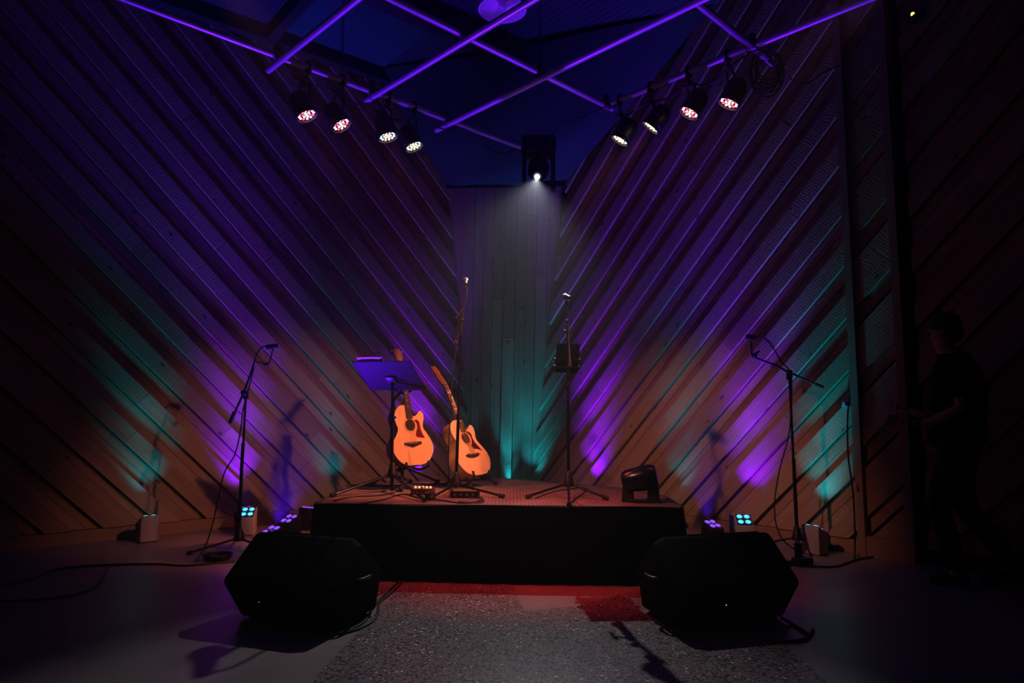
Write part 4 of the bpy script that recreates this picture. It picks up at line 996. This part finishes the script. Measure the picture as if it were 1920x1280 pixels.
# ------------------------------------------------------------------ boom stands
bs = thing('boom_stand', 'black tripod boom stand left of the stage with its mic arm bent to the right', 'microphone stand')
bf = onz(447, 1033); yb = bf.y
tripod(bs, bf, 0.10, [onz(352, 1041), onz(540, 1046), onz(455, 1003)], mt=BLK)
m = MB(); m.tube([V((bf.x, bf.y, 0.08)), at(453, 880, yb), at(456, 830, yb)], 0.014, 10); m.cyl(at(456, 840, yb), at(461, 738, yb), 0.010, n=10); m.build('pole', BLK, bs)
m = MB(); m.cyl(at(461, 748, yb), at(461, 732, yb), 0.022, n=12); m.ball((0, 0, 0), 0.026, Matrix.Translation(at(457, 736, yb - .03))); m.build('boom_clutch', PLAST, bs)
m = MB(); m.tube([at(432, 791, yb - .04), at(457, 736, yb - .03), at(470, 700, yb - .02), at(476, 683, yb - .02)], 0.0095, 8); m.build('boom', BLK, bs)
m = MB(); m.tube([at(431, 793, yb - .04), at(440, 772, yb - .04)], 0.016, 10); m.build('counterweight', RUB, bs)
m = MB(); m.tube(cat_rom([at(474, 688, yb - .02), at(481, 665, yb), at(490, 652, yb), at(500, 648, yb), at(509, 647, yb)], 4), 0.006, 6)
m.tube(cat_rom([at(478, 677, yb - .02), at(492, 681, yb), at(503, 683, yb), at(509, 665, yb), at(512, 652, yb)], 3), 0.006, 6); m.ball((0, 0, 0), 0.02, Matrix.Translation(at(500, 683, yb))); m.build('gooseneck', BLK, bs)
base(bs, bf)
mc = thing('microphone', 'small black microphone on the left boom stand', 'microphone'); p0, p1 = at(503, 650, yb - .01), at(520, 648, yb - .01)
m = MB(); m.cyl(p0, p1, 0.02, n=12); m.build('body', PLAST, mc); m = MB(); m.ball((0, 0, 0), 0.021, Matrix.Translation(p0)); m.build('grille', GRILLE, mc); base(mc, p0)
cable('microphone_cable', [at(476, 690, yb - .03), at(462, 745, yb - .05), at(455, 770, yb - .05), at(452, 800, yb - .05), at(441, 850, yb - .05), at(421, 885, yb - .05), at(410, 930, yb - .05), at(398, 985, yb - .05), onz(382, 1030, .02), onz(365, 1052, .008)], 'cable swinging from the left boom stand down to the floor', 0.0055)
bs2 = thing('boom_stand', 'black boom stand right of the stage, its long arm slanting down to the right', 'microphone stand')
bf2 = onz(1496, 1040); yc = bf2.y
tripod(bs2, bf2, 0.13, [onz(1412, 1026), onz(1560, 1030), onz(1510, 1062)], mt=BLK)
m = MB(); m.tube([V((bf2.x, bf2.y, 0.08)), at(1488, 860, yc)], 0.0145, 10); m.cyl(at(1488, 870, yc), at(1480, 702, yc), 0.010, n=10); m.build('pole', BLK, bs2)
m = MB(); m.cyl(at(1480, 712, yc), at(1480, 694, yc), 0.024, n=12); m.build('boom_clutch', PLAST, bs2)
m = MB(); m.tube([at(1541, 725, yc - .03), at(1480, 698, yc - .02), at(1450, 683, yc - .02), at(1415, 670, yc - .02)], [0.010, 0.009, 0.009, 0.008], 8); m.build('boom', BLK, bs2)
m = MB(); m.tube([at(1543, 726, yc - .03), at(1530, 720, yc - .03)], 0.014, 10); m.build('counterweight', RUB, bs2)
m = MB(); m.tube(cat_rom([at(1418, 671, yc - .02), at(1411, 668, yc - .02), at(1409, 655, yc - .02), at(1408, 640, yc - .02)], 3), 0.007, 6); m.ball((0, 0, 0), 0.022, Matrix.Translation(at(1415, 666, yc - .02))); m.cyl(at(1412, 666, yc - .02), at(1424, 658, yc - .02), 0.008, n=8); m.build('shock_mount', BLK, bs2)
base(bs2, bf2)
mc = thing('microphone', 'small black microphone on the right boom stand', 'microphone'); p0, p1 = at(1403, 631, yc - .02), at(1416, 633, yc - .02)
m = MB(); m.cyl(p0, p1, 0.021, n=12); m.build('body', PLAST, mc); m = MB(); m.ball((0, 0, 0), 0.023, Matrix.Translation(p0)); m.build('grille', GRILLE, mc); base(mc, p0)
cable('microphone_cable', [at(1416, 632, yc - .02), at(1430, 632, yc - .03), at(1447, 648, yc - .03), at(1465, 678, yc - .03), at(1482, 700, yc - .04), at(1484, 760, yc - .03), at(1478, 820, yc - .03), at(1462, 880, yc - .03), at(1452, 950, yc - .03), at(1462, 1002, yc - .03), onz(1490, 1030, .01), onz(1515, 1033, .008), onz(1540, 1040, .01), onz(1552, 1040, 0.01)], 'cable looping from the right boom stand down to the floor box', 0.0055)
ad = thing('power_adapter', 'black power brick with tangled plugs at the foot of the right boom stand', 'power brick')
pa = onz(1508, 1062); m = MB(); m.box((0, 0, 0), (0.13, 0.09, 0.06), Matrix.Translation(pa + V((0, .03, .031))) @ Matrix.Rotation(R(20), 4, 'Z'), bev=0.008); m.build('case', PLAST, ad)
m = MB(); m.box((0, 0, 0), (0.06, 0.04, 0.04), Matrix.Translation(pa + V((-.11, .02, .022))) @ Matrix.Rotation(R(-15), 4, 'Z'), bev=0.006); m.box((0, 0, 0), (0.05, 0.035, 0.11), Matrix.Translation(pa + V((-.02, .05, .11))), bev=0.006); m.build('plug', PLAST, ad)
base(ad, pa)
# wall outlet with hanging cables beside the column
so = thing('wall_socket', 'small pale socket box on the right wall beside the framed column', 'socket')
def on_rw(x, y, off):
    r_ = ray(x, y); return O + r_ * (((C0 + RN * off) - O).dot(RN) / r_.dot(RN))
sp_ = on_rw(1588, 757, 0.07); RM = Matrix((RD, RN * -1, V((0, 0, 1)))).transposed().to_4x4(); RM.translation = sp_
m = MB(); m.box((0, 0, 0), (0.07, 0.04, 0.045), RM, bev=0.004); m.build('box', mat('pale_plastic', (0.4, 0.4, 0.42), 0.5), so)
m = MB(); m.box((0.02, -0.03, 0), (0.03, 0.03, 0.035), RM, bev=0.004); m.build('plug', PLAST, so)
base(so, sp_)
cable('hanging_cable', [on_rw(1592, 750, .11), on_rw(1600, 730, .10), on_rw(1590, 770, .12), on_rw(1590, 850, .12), on_rw(1600, 930, .12), on_rw(1603, 1020, .13), onz(1602, 1046, .01)], 'black cable hanging from the wall socket to the floor', 0.007)
cable('hanging_cable', [on_rw(1596, 760, .10), on_rw(1600, 800, .09), on_rw(1602, 870, .09), on_rw(1609, 920, .14)], 'shorter black cable hanging beside the framed column', 0.006)

# ------------------------------------------------------------------ battery uplights
LV = led_mat('uplight_violet', (0.22, 0.06, 1.0), 1.3); LT = led_mat('uplight_teal', (0.04, 0.65, 0.85), 1.5)
PLV = mat('lens_recess', (0.03, 0.03, 0.035), 0.2)
def uplight(foot, yaw, tilt, housing, lensm, label, beam=None, w_=0.15, h_=0.20, group='floor uplights', back=0.06):
    """box-shaped fixture; the lens face looks up and tilts towards +y of its own yaw"""
    t = thing('uplight', label, 'uplight', group)
    foot = V(foot)
    YM = Matrix.Translation(foot) @ Matrix.Rotation(yaw, 4, 'Z')
    tz = math.tan(tilt) * w_ / 2
    bm = bmesh.new(); hw = w_ / 2
    vs_ = [bm.verts.new(p) for p in [(-hw, -hw, 0.006), (hw, -hw, 0.006), (hw, hw, 0.006), (-hw, hw, 0.006), (-hw, -hw, h_ + tz), (hw, -hw, h_ + tz), (hw, hw, h_ - tz), (-hw, hw, h_ - tz)]]
    for f in ((3, 2, 1, 0), (4, 5, 6, 7), (0, 1, 5, 4), (1, 2, 6, 5), (2, 3, 7, 6), (3, 0, 4, 7)): bm.faces.new([vs_[i] for i in f])
    bmesh.ops.bevel(bm, geom=list(bm.edges), offset=0.008, segments=2, profile=0.5, affect='EDGES')
    m = MB(); m.bm(bm, YM); m.build('housing', housing, t)
    TM = YM @ Matrix.Translation((0, 0, h_)) @ Matrix.Rotation(-tilt, 4, 'X')
    lx = hw * 0.84; ly = hw * 0.84 / math.cos(tilt)
    m = MB(); m.box((0, 0, 0.002), (2 * lx, 2 * ly, 0.006), TM, bev=0.002); pl = m.build('lens_plate', PLV, t)
    for (x, y_) in ((-1, -1), (1, -1), (-1, 1), (1, 1)):
        m = MB(); m.lathe([(0.0, 0.004), (0.018, 0.005), (0.024, 0.009), (0.020, 0.013), (0.010, 0.015)][::-1], 14, TM @ Matrix.Translation((x * lx * .5, y_ * ly * .5, 0)))
        m.build('lens', lensm, pl)
    m = MB(); m.tube(cat_rom([YM @ V((-hw, 0, h_ * .55)), YM @ V((-hw - .018, 0, h_ * .6)), YM @ V((-hw - .018, 0, h_ * .8)), YM @ V((-hw, 0, h_ * .85))], 3), 0.006, 6); m.build('handle', PLAST, t)
    for (x, y_) in ((-1, -1), (1, -1), (-1, 1), (1, 1)):
        m = MB(); m.cyl(YM @ V((x * hw * .75, y_ * hw * .75, 0)), YM @ V((x * hw * .75, y_ * hw * .75, .012)), 0.01, n=8); m.build('rubber_foot', RUB, t)
    if beam:
        en, col, size, tg, bl = beam; lpnt = foot + V((-math.sin(yaw), math.cos(yaw), 0)) * back + V((0, 0, h_ + 0.04)); spot('uplight_beam', lpnt, tg, en, col, size, bl, 0.03, t)
        if group == 'wall washers':      # the second row of lenses throws its light higher up the wall
            b_ = V((-math.sin(yaw), math.cos(yaw), 0)); spot('high_beam', foot - b_ * 0.05 + V((0, 0, h_ + 0.05)), V((tg[0], tg[1], 3.1)) , en * 2.9, col, 44, 1.0, 0.03, t)
    return base(t, foot)
YL = LA; YR = RA       # yaw that faces a fixture's tilt (+y) at the wall: +y of yaw a is (-sin a, cos a)
def wash_l(s, col, e, off=0.20, size=64, up=1.1, into=0.0, bl=1.0):
    p = lw(s, 0, off); return p, (e, col, size, lw(s, up, into), bl)
def wash_r(s, col, e, off=0.20, size=64, up=1.1, into=0.0, bl=1.0):
    p = rw(s, 0, off); return p, (e, col, size, rw(s, up, into), bl)
def s_l(px): # distance along the left wall of a floor bearing
    r_ = ray(px, 990); q = O + r_ * ((C0 - O).dot(LN) / r_.dot(LN)); return (q - C0).dot(LD)
def s_r(px):
    r_ = ray(px, 990); q = O + r_ * ((C0 - O).dot(RN) / r_.dot(RN)); return (q - C0).dot(RD)
# left side
p, bmv = wash_l(s_l(437), VIO, E_VIO, 0.31); uplight(p, YL, R(24), BLK, LV, 'black uplight against the left wall, half hidden by the boom stand pole', bmv, w_=0.14, group='wall washers')
p, bmv = wash_l(s_l(262), TEAL, E_TEAL * 0.55, 0.31); uplight(p, YL, R(24), WBOX, LT, 'pale uplight box against the far left of the left wall', bmv, w_=0.15, group='wall washers')
p = lw(s_l(466), 0, 0.40); uplight(onz(463, 1001), R(8), R(-30), WBOX, LT, 'white uplight with teal lenses behind the left boom stand', (E_TEAL * 0.5, TEAL, 70, lw(s_l(500), 3.4, 0.05), 1.0), w_=0.145, h_=0.20)
uplight(onz(541, 1014), R(-28), R(-24), BLK, LV, 'black uplight with violet lenses beside the left end of the stage', (E_UP * .6, (0.05, 0.01, 1), 70, V((-2.6, 5.2, ZT)), 1.0), w_=0.15, h_=0.19)
uplight(onz(507, 1040), R(-30), R(-22), BLK, LV, 'black uplight with violet lenses just behind the left floor monitor', (E_UP * 1.3, VIO, 70, V((-0.1, 3.9, ZT)), 1.0), w_=0.15, h_=0.19)
uplight(onz(577, 992), R(-30), R(10), BLK, LV, 'black uplight tucked behind the left rear corner of the stage', None, w_=0.13)
# right side
p, bmv = wash_r(s_r(1424), VIO, E_VIO, 0.31); uplight(p, YR, R(24), BLK, LV, 'black uplight against the right wall, right of the pale one with teal lenses', bmv, w_=0.14, group='wall washers')
p, bmv = wash_r(s_r(1560), TEAL, E_TEAL, 0.31); uplight(p, YR, R(24), WBOX, LT, 'pale uplight box against the right wall near the framed column', bmv, w_=0.15, group='wall washers')
uplight(onz(1396, 1021), R(-8), R(-30), WBOX, LT, 'pale uplight with teal lenses right of the stage', (E_TEAL * 0.5, TEAL, 70, rw(s_r(1330), 3.4, 0.05), 1.0), w_=0.145, h_=0.21)
uplight(onz(1337, 1026), R(28), R(-22), BLK, LV, 'black uplight with violet lenses beside the right end of the stage', (E_UP * 0.8, VIO, 66, V((0.9, 3.9, ZT)), 1.0), w_=0.14, h_=0.19)
uplight(onz(1391, 1056), R(28), R(-20), BLK, LV, 'black uplight with violet lenses just behind the right floor monitor', (E_UP * 0.3, (0.06, 0.01, 1), 50, V((0.9, 7.4, 4.6)), 1.0), w_=0.15, h_=0.19)
# behind the stage
def hid(p, b_, yaw, lens, label): return uplight(p, yaw, R(24), BLK, lens, label, b_, w_=0.14, group='wall washers')
p, bmv = wash_r(s_r(1128), VIO, E_VIO * 1.1, 0.31); hid(p, bmv, YR, LV, 'black violet uplight behind the stage at the right wall')
p, bmv = wash_l(s_l(775), VIO, E_VIO * 1.0, 0.31); hid(p, bmv, YL, LV, 'black violet uplight behind the stage at the left wall')
p, bmv = wash_r(s_r(1016), TEAL, E_TEAL * 0.9, 0.31, 70); hid(p, bmv, YR, LT, 'black teal uplight behind the stage beside the right seam of the centre panel')
p, bmv = wash_l(s_l(612), TEAL, E_TEAL * 0.35, 0.31, 70); hid(p, bmv, YL, LT, 'black teal uplight behind the left end of the stage')
p, bmv = wash_r(s_r(1290), TEAL, E_TEAL * 0.35, 0.31, 70); hid(p, bmv, YR, LT, 'black teal uplight behind the right end of the stage')
p, bmv = wash_l(s_l(858), TEAL, E_TEAL * 0.15, 0.31, 50); hid(p, bmv, YL, LT, 'black teal uplight behind the stage beside the left seam of the centre panel')
pcx = pw(0.10, 0.0, 0.15); pcx.z = 0
uplight(pcx, R(-8), R(24), BLK, LT, 'black teal uplight behind the stage in front of the centre panel', (E_TEAL * 0.7, TEAL, 54, pw(0.10, 1.3, 0.03), 1.0), w_=0.14, group='wall washers')

# ------------------------------------------------------------------ person walking at the right
def skinned(name, verts, edges, radii, root, m, parent, sub=2):
    me = bpy.data.meshes.new(name); me.from_pydata([tuple(v) for v in verts], edges, []); me.materials.append(m)
    o = bpy.data.objects.new(name, me); COL.objects.link(o); o.parent = parent
    sk = o.modifiers.new('skin', 'SKIN'); sk.use_smooth_shade = True
    for i, sv in enumerate(me.skin_vertices[0].data):
        r_ = radii[i]; sv.radius = r_ if isinstance(r_, tuple) else (r_, r_)
    me.skin_vertices[0].data[root].use_root = True
    ss = o.modifiers.new('sub', 'SUBSURF'); ss.levels = sub; ss.render_levels = sub
    return o
SKIN = mat('skin', (0.42, 0.24, 0.17), 0.55, noise=0.08)
SHIRT = mat('black_tshirt', (0.010, 0.010, 0.011), 0.9, spec=0.1); JEANS = mat('dark_jeans', (0.030, 0.024, 0.026), 0.9, spec=0.1)
HAIR = mat('dark_hair', (0.012, 0.008, 0.006), 0.7)
PSN = thing('person', 'person in a black t-shirt and dark trousers walking left in the dark, one forearm raised', 'person')
pf = onz(1812, 1096); k_ = pf.y / FPX
# local frame: facing left (-x) and slightly away; y = side
fwd = V((-0.80, 0.60, 0)).normalized(); sd = V((fwd.y, -fwd.x, 0))    # sd: towards the person's right
if sd.y > 0: pass
def PP(f, s, z): return V((pf.x, pf.y, 0)) + fwd * f + sd * s + V((0, 0, z))
bodyv = [PP(0, 0, 0.98), PP(0.0, 0, 1.12), PP(-0.02, 0, 1.28), PP(-0.02, 0, 1.44), PP(0.01, 0, 1.53), PP(0.035, 0, 1.58),            # 0-5 pelvis..neck
         PP(0.05, 0, 1.66), PP(0.045, 0, 1.74),                                                                                     # 6,7 head
         PP(0.0, -0.10, 0.93), PP(0.13, -0.10, 0.52), PP(0.02, -0.10, 0.10), PP(0.10, -0.10, 0.035), PP(0.17, -0.10, 0.03),          # 8-12 front leg
         PP(0.0, 0.10, 0.93), PP(0.0, 0.10, 0.52), PP(-0.26, 0.10, 0.14), PP(-0.22, 0.10, 0.05), PP(-0.12, 0.10, 0.03),              # 13-17 rear leg
         PP(-0.02, -0.17, 1.44), PP(-0.06, -0.24, 1.17), PP(0.16, -0.20, 1.06), PP(0.235, -0.19, 1.075),                             # 18-21 near arm
         PP(-0.02, 0.17, 1.44), PP(0.02, 0.24, 1.17), PP(0.22, 0.18, 1.12), PP(0.30, 0.17, 1.16)]                                    # 22-25 far arm
bodye = [(0, 1), (1, 2), (2, 3), (3, 4), (4, 5), (5, 6), (6, 7), (0, 8), (8, 9), (9, 10), (10, 11), (11, 12), (0, 13), (13, 14), (14, 15), (15, 16), (16, 17), (3, 18), (18, 19), (19, 20), (20, 21), (3, 22), (22, 23), (23, 24), (24, 25)]
bodyr = [(0.12, 0.10), (0.125, 0.10), (0.13, 0.10), (0.12, 0.09), 0.060, 0.056, (0.092, 0.078), (0.092, 0.080), 0.085, 0.062, 0.038, 0.04, 0.028, 0.095, 0.062, 0.038, 0.04, 0.028, 0.050, 0.042, 0.028, 0.026, 0.050, 0.042, 0.028, 0.026]
skinned('body', bodyv, bodye, bodyr, 0, SKIN, PSN)
# face: nose, ears, brow, eyes, mouth kept as small forms on the head
m = MB(); m.ball((0, 0, 0), 0.016, Matrix.Translation(PP(0.135, 0, 1.685)), sc=(1, 1, 1.3)); m.build('nose', SKIN, PSN)
m = MB(); m.ball((0, 0, 0), 0.024, Matrix.Translation(PP(0.108, 0, 1.640)), sc=(1, 1.1, .35)); m.build('mouth', mat('lips', (0.3, 0.12, 0.1), 0.5), PSN)
for s in (-1, 1):
    m = MB(); m.ball((0, 0, 0), 0.022, Matrix.Translation(PP(0.03, s * 0.085, 1.69)), sc=(1, .45, 1.3)); m.build('ear', SKIN, PSN)
    m = MB(); m.ball((0, 0, 0), 0.011, Matrix.Translation(PP(0.118, s * 0.03, 1.705))); m.build('eye', mat('eye_white', (0.5, 0.5, 0.5), 0.2), PSN)
m = MB(); m.ball((0, 0, 0), 0.100, Matrix.Translation(PP(0.022, 0, 1.745)), sc=(1.02, 0.92, 0.88), n=20); m.ball((0, 0, 0), 0.075, Matrix.Translation(PP(-0.01, 0, 1.685)), sc=(1, 1, 1.0)); m.build('hair', HAIR, PSN)
m = MB()
sv = [PP(0, 0, 0.84), PP(0, 0, 1.06), PP(-0.02, 0, 1.28), PP(-0.02, 0, 1.44), PP(0.0, 0, 1.51), PP(-0.02, -0.17, 1.45), PP(-0.055, -0.235, 1.22), PP(-0.02, 0.17, 1.45), PP(0.01, 0.235, 1.22)]
skinned('tshirt', sv, [(0, 1), (1, 2), (2, 3), (3, 4), (3, 5), (5, 6), (3, 7), (7, 8)], [(0.20, 0.175), (0.195, 0.165), (0.20, 0.16), (0.19, 0.14), 0.085, 0.095, 0.08, 0.095, 0.08], 0, SHIRT, PSN)
jv = [PP(0, 0, 1.12), PP(0, 0, 0.96), PP(0.0, -0.10, 0.86), PP(0.13, -0.10, 0.52), PP(0.025, -0.10, 0.09), PP(0.0, 0.10, 0.86), PP(0.0, 0.10, 0.52), PP(-0.255, 0.10, 0.15)]
skinned('trousers', jv, [(0, 1), (1, 2), (2, 3), (3, 4), (1, 5), (5, 6), (6, 7)], [(0.165, 0.14), (0.165, 0.14), 0.115, 0.082, 0.062, 0.115, 0.082, 0.062], 1, JEANS, PSN)
for (a, c, zt) in ((PP(-0.03, -0.10, 0.045), PP(0.20, -0.10, 0.035), 0), (PP(-0.30, 0.10, 0.075), PP(-0.08, 0.10, 0.035), 0)):
    m = MB(); m.tube(cat_rom([a, a.lerp(c, .35) + V((0, 0, .012)), a.lerp(c, .75), c], 4), [0.035 + 0.008 * math.sin(math.pi * k / 12) for k in range(13)], 12); m.build('shoe', RUB, PSN)
# hands: palm, four fingers and a thumb
def hand(wr, dirv, upv, name='hand', side=1):
    dirv = V(dirv).normalized(); upv = (V(upv) - dirv * V(upv).dot(dirv)).normalized(); lat = dirv.cross(upv)
    vs_ = [wr, wr + dirv * 0.04, wr + dirv * 0.085]; es = [(0, 1), (1, 2)]; rs = [0.024, (0.032, 0.018), (0.036, 0.016)]
    for k in range(4):
        o_ = upv * (0.027 - 0.018 * k); l_ = (0.07, 0.078, 0.072, 0.056)[k]; i = len(vs_)
        a = wr + dirv * 0.09 + o_; b_ = a + dirv * l_ * .5 - lat * side * 0.008; c = b_ + dirv * l_ * .38 - lat * side * 0.022
        vs_ += [a, b_, c]; es += [(2, i), (i, i + 1), (i + 1, i + 2)]; rs += [0.0095, 0.0088, 0.0075]
    i = len(vs_); vs_ += [wr + dirv * 0.045 + upv * 0.035, wr + dirv * 0.075 + upv * 0.055 - lat * side * .012]; es += [(1, i), (i, i + 1)]; rs += [0.011, 0.009]
    return skinned(name, vs_, es, rs, 0, SKIN, PSN, 1)
hand(PP(0.23, -0.19, 1.075), fwd + V((0, 0, .12)), V((0, 0, 1)))
hand(PP(0.295, 0.17, 1.158), fwd + V((0, 0, .3)), V((0, 0, 1)), side=-1)
m = MB(); a = PP(0.200, -0.193, 1.068); dd = (PP(0.235, -0.19, 1.075) - PP(0.16, -0.20, 1.06)).normalized(); m.cyl(a - dd * .012, a + dd * .012, 0.034, n=16); m.build('wristwatch', RUB, PSN)
base(PSN, (pf.x, pf.y, 0))
